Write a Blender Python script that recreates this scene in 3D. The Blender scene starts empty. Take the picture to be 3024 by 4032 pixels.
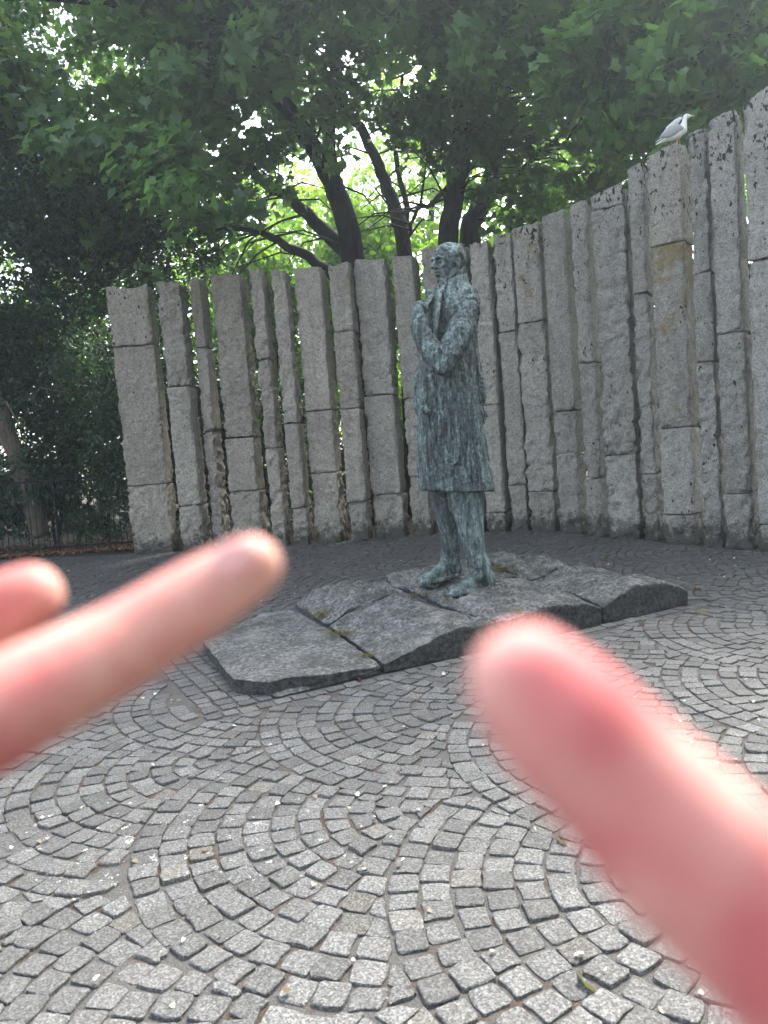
import bpy, bmesh, math, random
import numpy as np
from mathutils import Vector, Matrix

random.seed(7)
rng = np.random.default_rng(7)
SC = bpy.context.scene
COL = SC.collection

# ------------------------------------------------------------------ camera
F, CX, CY, CAMH = 3028.0, 1512.0, 2016.0, 1.55
PITCH, ROLL = math.radians(4.5), math.radians(4.4)
_f = np.array([0, math.cos(PITCH), -math.sin(PITCH)])
_u = np.array([0, math.sin(PITCH), math.cos(PITCH)])
_r = np.array([1.0, 0, 0])
RT = _r * math.cos(ROLL) - _u * math.sin(ROLL)
UP = _u * math.cos(ROLL) + _r * math.sin(ROLL)
CAM = np.array([0, 0, CAMH])
cd = bpy.data.cameras.new('camera')
cam = bpy.data.objects.new('camera', cd)
COL.objects.link(cam)
cam.matrix_world = Matrix(((RT[0], UP[0], -_f[0], 0), (RT[1], UP[1], -_f[1], 0), (RT[2], UP[2], -_f[2], CAMH), (0, 0, 0, 1)))
cd.sensor_fit = 'HORIZONTAL'
cd.sensor_width = 36.0
cd.lens = 36.0 * F / 3024.0
cd.clip_start = 0.02
cd.clip_end = 600
cd.dof.use_dof = True
cd.dof.focus_distance = 7.0
cd.dof.aperture_fstop = 7.2
SC.camera = cam

# ------------------------------------------------------------------ light
SUN_EL, SUN_AZ = 52.0, 30.0          # azimuth: degrees right of straight ahead
w = bpy.data.worlds.new('World')
SC.world = w
w.use_nodes = True
nt = w.node_tree
sky = nt.nodes.new('ShaderNodeTexSky')
sky.sky_type = 'NISHITA'
sky.sun_disc = False
sky.sun_elevation = math.radians(SUN_EL)
sky.sun_rotation = math.radians(SUN_AZ)
sky.dust_density = 2.5
sky.air_density = 1.0
bg = nt.nodes['Background']
_bw = nt.nodes.new('ShaderNodeRGBToBW'); nt.links.new(sky.outputs[0], _bw.inputs[0])
_mx = nt.nodes.new('ShaderNodeMix'); _mx.data_type = 'RGBA'; _mx.inputs[0].default_value = 0.62      # thin bright cloud veil: the blue is washed out
nt.links.new(sky.outputs[0], _mx.inputs[6]); nt.links.new(_bw.outputs[0], _mx.inputs[7]); nt.links.new(_mx.outputs[2], bg.inputs['Color'])
bg.inputs['Strength'].default_value = 0.15
sl = bpy.data.lights.new('sun', 'SUN')
sl.energy = 1.5
sl.angle = math.radians(14)
sl.color = (1.0, 0.95, 0.86)
so = bpy.data.objects.new('sun', sl)
COL.objects.link(so)
_a, _e = math.radians(SUN_AZ), math.radians(SUN_EL)
sd = Vector((math.sin(_a) * math.cos(_e), math.cos(_a) * math.cos(_e), math.sin(_e)))
so.rotation_euler = sd.to_track_quat('Z', 'Y').to_euler()
so.location = sd * 50
SC.view_settings.view_transform = 'Standard'
SC.view_settings.look = 'None'
SC.view_settings.gamma = 1.0
SC.view_settings.use_curve_mapping = False
SC.view_settings.exposure = 2.75
try:
    SC.cycles.max_bounces = 7
    SC.cycles.diffuse_bounces = 4
    SC.cycles.transmission_bounces = 5
    SC.cycles.caustics_reflective = False
    SC.cycles.caustics_refractive = False
except Exception:
    pass

# ------------------------------------------------------------------ geometry of the view (only for measuring)
def ray(x, y):
    return _f + RT * ((x - CX) / F) - UP * ((y - CY) / F)
def gp(x, y, z=0.0):
    d = ray(x, y); t = (z - CAMH) / d[2]
    return np.array([d[0] * t, d[1] * t, z])
def atY(x, y, Y):
    d = ray(x, y); t = Y / d[1]
    return np.array([d[0] * t, Y, CAMH + d[2] * t])
def atD(x, y, D):
    return CAM + ray(x, y) * D

# ------------------------------------------------------------------ noise
def _hash(ix, iy, iz, s):
    h = (ix.astype(np.int64) * 73856093) ^ (iy.astype(np.int64) * 19349663) ^ (iz.astype(np.int64) * 83492791) ^ (s * 2654435761 & 0xffffffff)
    h = h & 0xffffffff
    h = ((h >> 16) ^ h) * 0x45d9f3b & 0xffffffff
    h = ((h >> 16) ^ h) * 0x45d9f3b & 0xffffffff
    h = (h >> 16) ^ h
    return (h & 0xffffff) / float(0xffffff)
def vnoise(P, s=0):
    P = np.asarray(P, float)
    i = np.floor(P); f = P - i; f = f * f * f * (f * (f * 6 - 15) + 10)
    ix, iy, iz = i[:, 0], i[:, 1], i[:, 2]
    fx, fy, fz = f[:, 0], f[:, 1], f[:, 2]
    def h(a, b, c): return _hash(ix + a, iy + b, iz + c, s)
    x00 = h(0,0,0)*(1-fx)+h(1,0,0)*fx; x10 = h(0,1,0)*(1-fx)+h(1,1,0)*fx
    x01 = h(0,0,1)*(1-fx)+h(1,0,1)*fx; x11 = h(0,1,1)*(1-fx)+h(1,1,1)*fx
    y0 = x00*(1-fy)+x10*fy; y1 = x01*(1-fy)+x11*fy
    return (y0*(1-fz)+y1*fz) * 2 - 1
def fbm(P, octv=4, s=0, gain=0.5):
    P = np.asarray(P, float); r = 0; a = 1; t = 0
    for o in range(octv):
        r = r + a * vnoise(P * (2.03 ** o) + 17.3 * o, s + o); t += a; a *= gain
    return r / t

# ------------------------------------------------------------------ object helpers
def mesh_np(name, V, faces, smooth=True, tone=None):
    """faces: (n,k) array or list of polygons"""
    me = bpy.data.meshes.new(name)
    V = np.asarray(V, np.float32)
    if isinstance(faces, np.ndarray):
        n, k = faces.shape
        me.vertices.add(len(V)); me.vertices.foreach_set('co', V.ravel())
        me.loops.add(n * k); me.loops.foreach_set('vertex_index', faces.astype(np.int32).ravel())
        me.polygons.add(n)
        me.polygons.foreach_set('loop_start', np.arange(0, n * k, k, dtype=np.int32))
        me.polygons.foreach_set('loop_total', np.full(n, k, np.int32))
    else:
        me.from_pydata([tuple(v) for v in V], [], [tuple(f) for f in faces])
    if tone is not None:
        at = me.attributes.new('tone', 'FLOAT', 'POINT')
        at.data.foreach_set('value', np.asarray(tone, np.float32))
    me.update(calc_edges=True)
    me.polygons.foreach_set('use_smooth', np.full(len(me.polygons), bool(smooth)))
    return me
def link(name, me, mat=None, parent=None, loc=None):
    o = bpy.data.objects.new(name, me)
    COL.objects.link(o)
    if mat is not None and me is not None and len(me.materials) == 0:
        me.materials.append(mat)
    if parent is not None: o.parent = parent
    if loc is not None: o.location = loc
    return o
def tag(o, label=None, cat=None, group=None, kind=None):
    if label: o['label'] = label
    if cat: o['category'] = cat
    if group: o['group'] = group
    if kind: o['kind'] = kind
    return o
def thing(name, label, cat, loc=(0, 0, 0), group=None):
    o = bpy.data.objects.new(name, None); COL.objects.link(o)
    o.location = loc; o.empty_display_size = 0.2
    return tag(o, label, cat, group)
class MB:
    def __init__(s): s.v = []; s.f = []; s.n = 0
    def add(s, V, Fc):
        V = [tuple(map(float, v)) for v in V]
        s.v += V; s.f += [tuple(i + s.n for i in f) for f in Fc]; s.n += len(V)
    def box(s, c, h, R=None):
        c = np.array(c, float); h = np.array(h, float)
        V = [(sx*h[0], sy*h[1], sz*h[2]) for sz in (-1,1) for sy in (-1,1) for sx in (-1,1)]
        if R is not None: V = [R @ np.array(v) for v in V]
        s.add([c + np.array(v) for v in V], [(0,2,3,1),(4,5,7,6),(0,1,5,4),(2,6,7,3),(0,4,6,2),(1,3,7,5)])
    def loft(s, rings, cap=True):
        n = len(rings[0]); V = [p for r in rings for p in r]; Fc = []
        for i in range(len(rings) - 1):
            for j in range(n):
                k = (j + 1) % n
                Fc.append((i*n+j, i*n+k, (i+1)*n+k, (i+1)*n+j))
        if cap:
            Fc.append(tuple(range(n))[::-1]); Fc.append(tuple((len(rings)-1)*n + j for j in range(n)))
        s.add(V, Fc)
    def tube(s, pts, rad, n=10, flat=None, round_end=True):
        pts = [np.array(p, float) for p in pts]
        rad = list(rad) if hasattr(rad, '__len__') else [rad] * len(pts)
        P, Rr = [], []
        if round_end:
            d = pts[0] - pts[1]; d /= np.linalg.norm(d)
            for a in (0.98, 0.8, 0.5): P.append(pts[0] + d * rad[0] * a); Rr.append(rad[0] * math.sqrt(max(0.02, 1 - a*a)))
        P += pts; Rr += rad
        if round_end:
            d = pts[-1] - pts[-2]; d /= np.linalg.norm(d)
            for a in (0.5, 0.8, 0.98): P.append(pts[-1] + d * rad[-1] * a); Rr.append(rad[-1] * math.sqrt(max(0.02, 1 - a*a)))
        rings = []; prev = None
        for i, p in enumerate(P):
            t = P[min(i+1, len(P)-1)] - P[max(i-1, 0)]; t = t / (np.linalg.norm(t) + 1e-12)
            if prev is None:
                a = np.array([0, 0, 1.0]) if abs(t[2]) < 0.9 else np.array([1.0, 0, 0])
                x = np.cross(a, t)
            else: x = prev - t * (prev @ t)
            x /= np.linalg.norm(x); prev = x; y = np.cross(t, x)
            fx, fy = (1, 1) if flat is None else flat
            rings.append([p + Rr[i] * (x * math.cos(q) * fx + y * math.sin(q) * fy) for q in np.linspace(0, 2*math.pi, n, endpoint=False)])
        s.loft(rings)
    def ell(s, c, r, R=None, nu=16, nv=10):
        c = np.array(c, float); rings = []
        for i in range(nv + 1):
            th = math.pi * (0.02 + 0.96 * i / nv); ring = []
            for q in np.linspace(0, 2*math.pi, nu, endpoint=False):
                v = np.array([r[0]*math.sin(th)*math.cos(q), r[1]*math.sin(th)*math.sin(q), -r[2]*math.cos(th)])
                if R is not None: v = R @ v
                ring.append(c + v)
            rings.append(ring)
        s.loft(rings)
    def build(s, name, mat, parent=None, smooth=True):
        me = bpy.data.meshes.new(name); me.from_pydata(s.v, [], s.f); me.update()
        me.polygons.foreach_set('use_smooth', np.full(len(me.polygons), bool(smooth)))
        return link(name, me, mat, parent)
def remesh(mb, name, mat, parent, voxel, smooth=4, disp=None, factor=0.5):
    """fuse overlapping closed shapes into one skin, relax it, then displace along the normals"""
    me = bpy.data.meshes.new(name); me.from_pydata(mb.v, [], mb.f); me.update()
    bm = bmesh.new(); bm.from_mesh(me); bmesh.ops.recalc_face_normals(bm, faces=bm.faces); bm.to_mesh(me); bm.free()
    o = bpy.data.objects.new(name, me); COL.objects.link(o)
    m = o.modifiers.new('r', 'REMESH'); m.mode = 'VOXEL'; m.voxel_size = voxel
    if smooth:
        m = o.modifiers.new('s', 'SMOOTH'); m.factor = factor; m.iterations = smooth
    dg = bpy.context.evaluated_depsgraph_get(); dg.update()
    new = bpy.data.meshes.new_from_object(o.evaluated_get(dg))
    o.modifiers.clear(); o.data = new; bpy.data.meshes.remove(me); new.name = name
    if disp is not None:
        n = len(new.vertices); co = np.empty(n*3, np.float32); new.vertices.foreach_get('co', co); co = co.reshape(-1, 3)
        no = np.empty(n*3, np.float32); new.vertices.foreach_get('normal', no); no = no.reshape(-1, 3)
        co = co + no * disp(co.astype(float), no)[:, None]
        new.vertices.foreach_set('co', co.astype(np.float32).ravel()); new.update()
    new.polygons.foreach_set('use_smooth', np.full(len(new.polygons), True))
    new.materials.clear(); new.materials.append(mat)
    if parent is not None: o.parent = parent
    return o

# ------------------------------------------------------------------ materials
class NT:
    def __init__(s, name):
        s.m = bpy.data.materials.new(name); s.m.use_nodes = True; s.t = s.m.node_tree
        s.b = s.t.nodes['Principled BSDF']; s.out = s.t.nodes['Material Output']
        g = s.t.nodes.new('ShaderNodeNewGeometry'); s.pos = g.outputs['Position']; s.geo = g
    def n(s, t, **k):
        q = s.t.nodes.new(t)
        for a, b in k.items(): setattr(q, a, b)
        return q
    def l(s, a, b): s.t.links.new(a, b)
    def set(s, sock, v):
        if hasattr(v, 'is_linked') or hasattr(v, 'links'): s.l(v, sock)
        else: sock.default_value = v
    def scale(s, vec, sc):
        m = s.n('ShaderNodeVectorMath', operation='MULTIPLY'); s.set(m.inputs[0], vec); m.inputs[1].default_value = sc; return m.outputs[0]
    def noise(s, scale, detail=4, rough=0.55, vec=None):
        q = s.n('ShaderNodeTexNoise'); q.inputs['Scale'].default_value = scale; q.inputs['Detail'].default_value = detail; q.inputs['Roughness'].default_value = rough
        s.l(vec if vec is not None else s.pos, q.inputs['Vector']); return q.outputs['Fac']
    def vor(s, scale, feature='F1', vec=None, out='Distance', rand=1.0):
        q = s.n('ShaderNodeTexVoronoi', feature=feature); q.inputs['Scale'].default_value = scale
        q.inputs['Randomness'].default_value = rand
        s.l(vec if vec is not None else s.pos, q.inputs['Vector']); return q.outputs[out]
    def ramp(s, fac, stops, interp='LINEAR'):
        q = s.n('ShaderNodeValToRGB'); q.color_ramp.interpolation = interp
        e = q.color_ramp.elements
        while len(e) < len(stops): e.new(0.5)
        for i, (p, c) in enumerate(stops):
            e[i].position = p
            e[i].color = (c, c, c, 1) if not hasattr(c, '__len__') else (*c, 1)
        s.l(fac, q.inputs[0]); return q.outputs[0]
    def mix(s, fac, a, b, mode='MIX'):
        q = s.n('ShaderNodeMix', data_type='RGBA', blend_type=mode)
        s.set(q.inputs[0], fac)
        for sock, v in ((q.inputs[6], a), (q.inputs[7], b)):
            if isinstance(v, (int, float)): v = (v, v, v, 1)
            elif isinstance(v, tuple) and len(v) == 3: v = (*v, 1)
            s.set(sock, v)
        return q.outputs[2]
    def math(s, op, a, b=0.0, c=None, clamp=False):
        q = s.n('ShaderNodeMath', operation=op, use_clamp=clamp); s.set(q.inputs[0], a); s.set(q.inputs[1], b)
        if c is not None: s.set(q.inputs[2], c)
        return q.outputs[0]
    def mapr(s, v, a, b, c=0.0, d=1.0):
        q = s.n('ShaderNodeMapRange'); s.set(q.inputs[0], v)
        for i, x in enumerate((a, b, c, d)): q.inputs[i+1].default_value = x
        return q.outputs[0]
    def sep(s, v=None):
        q = s.n('ShaderNodeSeparateXYZ'); s.l(v if v is not None else s.pos, q.inputs[0]); return q.outputs
    def attr(s, name):
        q = s.n('ShaderNodeAttribute', attribute_name=name); return q.outputs['Fac']
    def bump(s, h, dist, strength=1.0, prev=None):
        q = s.n('ShaderNodeBump'); q.inputs['Strength'].default_value = strength; q.inputs['Distance'].default_value = dist
        s.l(h, q.inputs['Height'])
        if prev is not None: s.l(prev, q.inputs['Normal'])
        return q.outputs[0]
    def done(s, col, rough=0.8, nrm=None, spec=0.3, metal=0.0):
        s.set(s.b.inputs['Base Color'], (*col, 1) if isinstance(col, tuple) else col)
        s.set(s.b.inputs['Roughness'], rough)
        s.b.inputs['Specular IOR Level'].default_value = spec
        s.set(s.b.inputs['Metallic'], metal)
        if nrm is not None: s.l(nrm, s.b.inputs['Normal'])
        return s.m

def mat_sett():
    m = NT('granite sett')
    tone = m.attr('tone')
    sp = m.noise(120, 2, 0.6)
    sp2 = m.vor(170, out='Color'); sp2 = m.sep(sp2)[0]
    grain = m.ramp(sp2, [(0.0, 0.04), (0.2, 0.11), (0.42, 0.24), (0.72, 0.36), (0.95, 0.54)])
    grain = m.mix(m.ramp(sp, [(0.36, 0.0), (0.6, 1.0)]), m.mix(0.7, grain, 0.10), grain)
    base = m.mix(0.78, (0.25, 0.246, 0.236), grain)
    warm = m.ramp(m.math('FRACT', m.math('MULTIPLY', tone, 7.31)), [(0.94, (1, 1, 1)), (0.99, (1.06, 1.0, 0.91))])
    base = m.mix(1.0, base, warm, 'MULTIPLY')
    tv = m.mapr(tone, 0, 1, 0.66, 1.18)
    base = m.mix(1.0, base, m.n_comb(tv), 'MULTIPLY')
    base = m.mix(1.0, base, (0.62, 0.615, 0.60), 'MULTIPLY')
    dirt = m.ramp(m.noise(1.1, 5, 0.6), [(0.35, 0.0), (0.72, 1.0)])
    base = m.mix(m.math('MULTIPLY', dirt, 0.4), base, (0.10, 0.095, 0.088))
    # darker towards the wall: dirt and shade put into the colour
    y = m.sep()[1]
    dirt_shade = m.math('MULTIPLY', m.mapr(y, 4.0, 11.5), m.ramp(m.noise(0.7, 4), [(0.2, 0.65), (0.6, 1.0)]))
    base = m.mix(m.math('MULTIPLY', dirt_shade, 0.62), base, (0.060, 0.054, 0.049))
    # white spatters left on the stones
    base = m.mix(spatter(m), base, (0.72, 0.72, 0.70))
    h = m.math('ADD', m.noise(60, 4, 0.6), m.math('MULTIPLY', sp2, 0.35))
    nb = m.bump(h, 0.006, 0.9)
    return m.done(base, 0.78, nb, 0.35)
def spatter(m):
    x, y, z = m.sep()
    dx = m.math('ADD', x, 1.02); dy = m.math('SUBTRACT', y, 3.02)
    d = m.math('SQRT', m.math('ADD', m.math('MULTIPLY', m.math('MULTIPLY', dx, dx), 0.45), m.math('MULTIPLY', m.math('MULTIPLY', dy, dy), 1.3)))
    near = m.mapr(d, 0.05, 1.0, 1.0, 0.0)
    n = m.noise(13, 6, 0.75)
    n2 = m.noise(90, 3, 0.7)
    v = m.math('ADD', m.math('ADD', m.math('MULTIPLY', n, 0.75), m.math('MULTIPLY', n2, 0.25)), m.math('MULTIPLY', near, 0.068))
    return m.ramp(v, [(0.655, 0.0), (0.67, 1.0)])
def _comb(self, v):
    q = self.n('ShaderNodeCombineXYZ')
    for i in range(3): self.l(v, q.inputs[i])
    return q.outputs[0]
NT.n_comb = _comb
def mat_bed():
    m = NT('sand joint')
    c = m.ramp(m.noise(170, 4, 0.7), [(0.25, (0.05, 0.048, 0.044)), (0.5, (0.115, 0.11, 0.103)), (0.75, (0.22, 0.21, 0.195))])
    br = m.ramp(m.noise(4.3, 4, 0.7), [(0.50, 0.0), (0.62, 0.85)])
    c = m.mix(br, c, m.ramp(m.noise(240, 3), [(0.3, (0.025, 0.018, 0.013)), (0.7, (0.15, 0.09, 0.065))]))
    ms = m.ramp(m.noise(2.7, 5, 0.7, m.scale(m.pos, (1, 1.3, 1))), [(0.66, 0.0), (0.72, 0.7)])
    c = m.mix(ms, c, (0.07, 0.085, 0.03))
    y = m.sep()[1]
    c = m.mix(m.mapr(y, 5, 13, 0.0, 0.7), c, (0.022, 0.019, 0.017))  # joints darkened towards the wall with the same dirt and shade
    sp = spatter(m)
    c = m.mix(sp, c, (0.72, 0.72, 0.70))
    return m.done(c, 0.95, m.bump(m.noise(120, 5, 0.7), 0.01, 1.0), 0.2)
def mat_granite(name='granite', warm=0.0):
    """object colour: R dark lichen, G ochre lichen, B warmth"""
    m = NT(name)
    oi = m.n('ShaderNodeObjectInfo'); oc = m.sep(oi.outputs['Color']); rnd = oi.outputs['Random']
    vr = m.vor(120, out='Color'); vr = m.sep(vr)[1]
    n1 = m.noise(55, 4, 0.65)
    g = m.ramp(m.math('ADD', m.math('MULTIPLY', vr, 0.5), m.math('MULTIPLY', n1, 0.5)), [(0.22, 0.22), (0.40, 0.36), (0.56, 0.46), (0.76, 0.58)])
    g = m.mix(1.0, g, m.mix(oc[2], (1.03, 0.99, 0.90), (1.12, 1.0, 0.80)), 'MULTIPLY')
    g = m.mix(m.ramp(m.noise(1.6, 5, 0.6), [(0.35, 0.0), (0.7, 0.38)]), g, m.mix(oc[2], (0.20, 0.195, 0.18), (0.24, 0.21, 0.165)))
    streak = m.noise(1.0, 4, 0.6, m.scale(m.pos, (7, 7, 0.8)))
    g = m.mix(m.ramp(streak, [(0.5, 0.0), (0.75, 0.32)]), g, (0.11, 0.105, 0.09))
    g = m.mix(1.0, g, m.n_comb(m.mapr(rnd, 0, 1, 0.84, 1.10)), 'MULTIPLY')
    pits = m.noise(17, 7, 0.72)
    g = m.mix(1.0, g, m.n_comb(m.ramp(pits, [(0.30, 0.55), (0.46, 0.96), (0.62, 1.14)])), 'MULTIPLY')  # pits darkened, bumps lightened: dirt plus relief shade put into the colour
    # ochre lichen
    z = m.sep()[2]
    oz = m.math('ADD', m.noise(2.6, 6, 0.68), m.math('ADD', m.math('MULTIPLY', oc[1], 0.25), m.mapr(z, 2.4, 4.1, -0.26, 0.0)))
    oz = m.math('MULTIPLY', m.ramp(oz, [(0.62, 0.0), (0.76, 1.0)]), m.math('GREATER_THAN', oc[1], 0.05))
    g = m.mix(m.math('MULTIPLY', oz, 0.75), g, m.mix(m.noise(30, 3), (0.13, 0.105, 0.045), (0.36, 0.25, 0.05)))
    # black crust lichen, densest near the weathered tops
    pk = m.noise(20, 4, 0.6, m.scale(m.pos, (1, 1, 0.55)))
    hi = m.math('MULTIPLY', oc[0], m.mapr(z, 3.6, 5.1, 0.0, 1.0))
    th = m.math('ADD', pk, m.math('ADD', m.math('MULTIPLY', hi, 0.13), m.math('MULTIPLY', m.math('SUBTRACT', m.noise(1.9, 3), 0.5), 0.42)))
    g = m.mix(m.math('MULTIPLY', m.ramp(th, [(0.67, 0.0), (0.70, 1.0)]), m.math('GREATER_THAN', oc[0], 0.02)), g, (0.028, 0.026, 0.024))
    # splash and algae band at the foot
    lo = m.math('ADD', m.mapr(z, 0.02, 0.62, 0.34, -0.16), m.noise(7, 6, 0.75))
    g = m.mix(m.ramp(lo, [(0.56, 0.0), (0.74, 0.86)]), g, m.mix(m.noise(15, 4), (0.028, 0.028, 0.025), (0.10, 0.10, 0.085)))
    h1 = m.math('ADD', pits, m.math('MULTIPLY', m.noise(5, 4, 0.6), 1.2))
    h2 = m.noise(70, 4, 0.6)
    nb = m.bump(h1, 0.085, 0.95)
    nb = m.bump(h2, 0.012, 0.8, nb)
    return m.done(g, 0.86, nb, 0.25)
def mat_rock():
    m = NT('weathered base stone')
    n1 = m.noise(30, 6, 0.75); n0 = m.noise(5, 6, 0.65)
    g = m.ramp(n1, [(0.34, 0.055), (0.48, 0.17), (0.62, 0.38)])
    g = m.mix(1.0, g, (1.0, 0.99, 0.95), 'MULTIPLY')
    g = m.mix(m.ramp(n0, [(0.42, 0.0), (0.62, 0.75)]), g, (0.075, 0.075, 0.066))
    g = m.mix(m.ramp(m.noise(3.1, 5, 0.6), [(0.55, 0.0), (0.68, 0.5)]), g, (0.40, 0.39, 0.35))
    # darker vertical flanks, set by the normal and noise
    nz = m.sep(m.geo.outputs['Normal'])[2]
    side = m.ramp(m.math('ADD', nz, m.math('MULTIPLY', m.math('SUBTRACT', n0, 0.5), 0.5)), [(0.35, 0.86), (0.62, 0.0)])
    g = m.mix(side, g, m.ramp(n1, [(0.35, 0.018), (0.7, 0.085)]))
    ms = m.ramp(m.noise(3.7, 6, 0.7), [(0.63, 0.0), (0.70, 0.85)])
    g = m.mix(ms, g, m.mix(m.noise(60, 3), (0.045, 0.05, 0.015), (0.16, 0.14, 0.04)))
    nb = m.bump(m.noise(16, 9, 0.75, m.scale(m.pos, (1, 1, 2.2))), 0.05, 0.85)
    nb = m.bump(m.noise(90, 3, 0.6), 0.006, 0.8, nb)
    return m.done(g, 0.88, nb, 0.25)
def mat_bronze():
    m = NT('patinated bronze')
    n = m.noise(7, 7, 0.68, m.scale(m.pos, (2.8, 2.8, 0.6)))
    n2 = m.noise(34, 5, 0.7, m.scale(m.pos, (1.8, 1.8, 0.55)))
    f = m.math('ADD', m.math('MULTIPLY', n, 0.6), m.math('MULTIPLY', n2, 0.4))
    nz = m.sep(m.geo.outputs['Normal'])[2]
    f = m.math('ADD', f, m.math('MULTIPLY', nz, 0.07))  # upward faces paler: rain-washed patina plus sky highlight put into the colour
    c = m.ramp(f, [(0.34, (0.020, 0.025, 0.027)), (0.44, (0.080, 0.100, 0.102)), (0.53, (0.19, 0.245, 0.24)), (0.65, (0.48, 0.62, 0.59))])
    c = m.mix(m.ramp(m.noise(3, 4), [(0.5, 0.0), (0.68, 0.55)]), c, (0.10, 0.102, 0.098))
    nb = m.bump(n2, 0.045, 1.0)
    nb = m.bump(m.noise(90, 4, 0.65), 0.012, 0.9, nb)
    return m.done(c, m.mapr(n2, 0.3, 0.7, 0.42, 0.72), nb, 0.45, 0.25)
def mat_leaf(name, dark, light, trans, tfac=0.42, rough=0.45):
    m = NT(name); t = m.t
    tone = m.attr('tone')
    c = m.mix(tone, (*dark, 1), (*light, 1))
    m.done(c, rough, None, 0.4)
    tr = m.n('ShaderNodeBsdfTranslucent')
    tc = m.mix(tone, tuple(x * 0.75 for x in trans), tuple(min(1, x * 1.25) for x in trans))
    m.l(tc, tr.inputs['Color'])
    mx = m.n('ShaderNodeMixShader'); mx.inputs[0].default_value = tfac
    m.l(m.b.outputs[0], mx.inputs[1]); m.l(tr.outputs[0], mx.inputs[2]); m.l(mx.outputs[0], m.out.inputs['Surface'])
    return m.m
def mat_bark(name, a, b):
    m = NT(name)
    n = m.noise(1.0, 6, 0.65, m.scale(m.pos, (14, 14, 3.2)))
    c = m.ramp(n, [(0.35, a), (0.65, b)])
    c = m.mix(m.ramp(m.noise(3, 4), [(0.55, 0), (0.75, 0.5)]), c, tuple(x * 1.7 for x in b))
    return m.done(c, 0.9, m.bump(n, 0.03, 0.9), 0.2)
def mat_soil():
    m = NT('soil')
    c = m.ramp(m.noise(9, 8, 0.7), [(0.3, (0.018, 0.013, 0.009)), (0.6, (0.055, 0.038, 0.026)), (0.8, (0.12, 0.08, 0.055))])
    return m.done(c, 0.95, m.bump(m.noise(30, 6, 0.7), 0.04, 1), 0.15)
def mat_skin(name, tint):
    m = NT(name)
    n = m.noise(42, 3, 0.5)
    c = m.mix(m.ramp(n, [(0.38, 0.0), (0.62, 1.0)]), tuple(x * y for x, y in zip(tint, (1.08, 1.3, 1.25))), tuple(x * y for x, y in zip(tint, (0.92, 0.62, 0.68))))
    m.done(c, 0.62, m.bump(m.noise(700, 2), 0.0004, 0.6), 0.22)
    m.b.inputs['Subsurface Weight'].default_value = 0.35
    m.b.inputs['Subsurface Radius'].default_value = (1.0, 0.25, 0.12)
    m.b.inputs['Subsurface Scale'].default_value = 0.006
    return m.m
def mat_plain(name, col, rough=0.6, var=0.15, sc=20, spec=0.3):
    m = NT(name)
    n = m.noise(sc, 4)
    c = m.mix(n, tuple(x * (1 - var) for x in col), tuple(min(1, x * (1 + var)) for x in col))
    return m.done(c, rough, m.bump(n, 0.002, 0.5), spec)

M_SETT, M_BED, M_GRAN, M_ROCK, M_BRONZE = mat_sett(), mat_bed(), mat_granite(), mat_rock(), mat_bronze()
M_SOIL = mat_soil()
M_BARK = mat_bark('dark bark', (0.012, 0.011, 0.010), (0.036, 0.032, 0.028))
M_BARK2 = mat_bark('brown bark', (0.10, 0.078, 0.06), (0.21, 0.17, 0.13))
M_MAPLE = mat_leaf('plane leaf', (0.055, 0.112, 0.058), (0.125, 0.21, 0.095), (0.22, 0.42, 0.07), 0.42, 0.30)
M_SUNLEAF = mat_leaf('sunlit plane leaf', (0.065, 0.14, 0.062), (0.145, 0.26, 0.095), (0.26, 0.52, 0.07), 0.45, 0.30)  # lighter copy of the plane leaf, sunlight put into its colour
M_BACK = mat_leaf('backlit leaf', (0.045, 0.11, 0.03), (0.11, 0.21, 0.04), (0.36, 0.62, 0.05), 0.55, 0.45)
M_ELM = mat_leaf('small dark leaf', (0.022, 0.048, 0.030), (0.055, 0.092, 0.050), (0.07, 0.17, 0.035), 0.3, 0.42)
M_SHRUB = mat_leaf('laurel leaf', (0.022, 0.058, 0.022), (0.060, 0.125, 0.038), (0.07, 0.17, 0.03), 0.2, 0.35)
M_LITTER = mat_leaf('dry leaf', (0.10, 0.045, 0.022), (0.36, 0.21, 0.11), (0.15, 0.06, 0.02), 0.1, 0.8)
M_IRON = mat_plain('black painted iron', (0.010, 0.011, 0.013), 0.7, 0.3, 40, 0.15)

# ------------------------------------------------------------------ ground
def wall_front(x):
    """y of the pillar fronts on the ground, for trimming the paving"""
    return float(np.interp(x, WX, WY))
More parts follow.
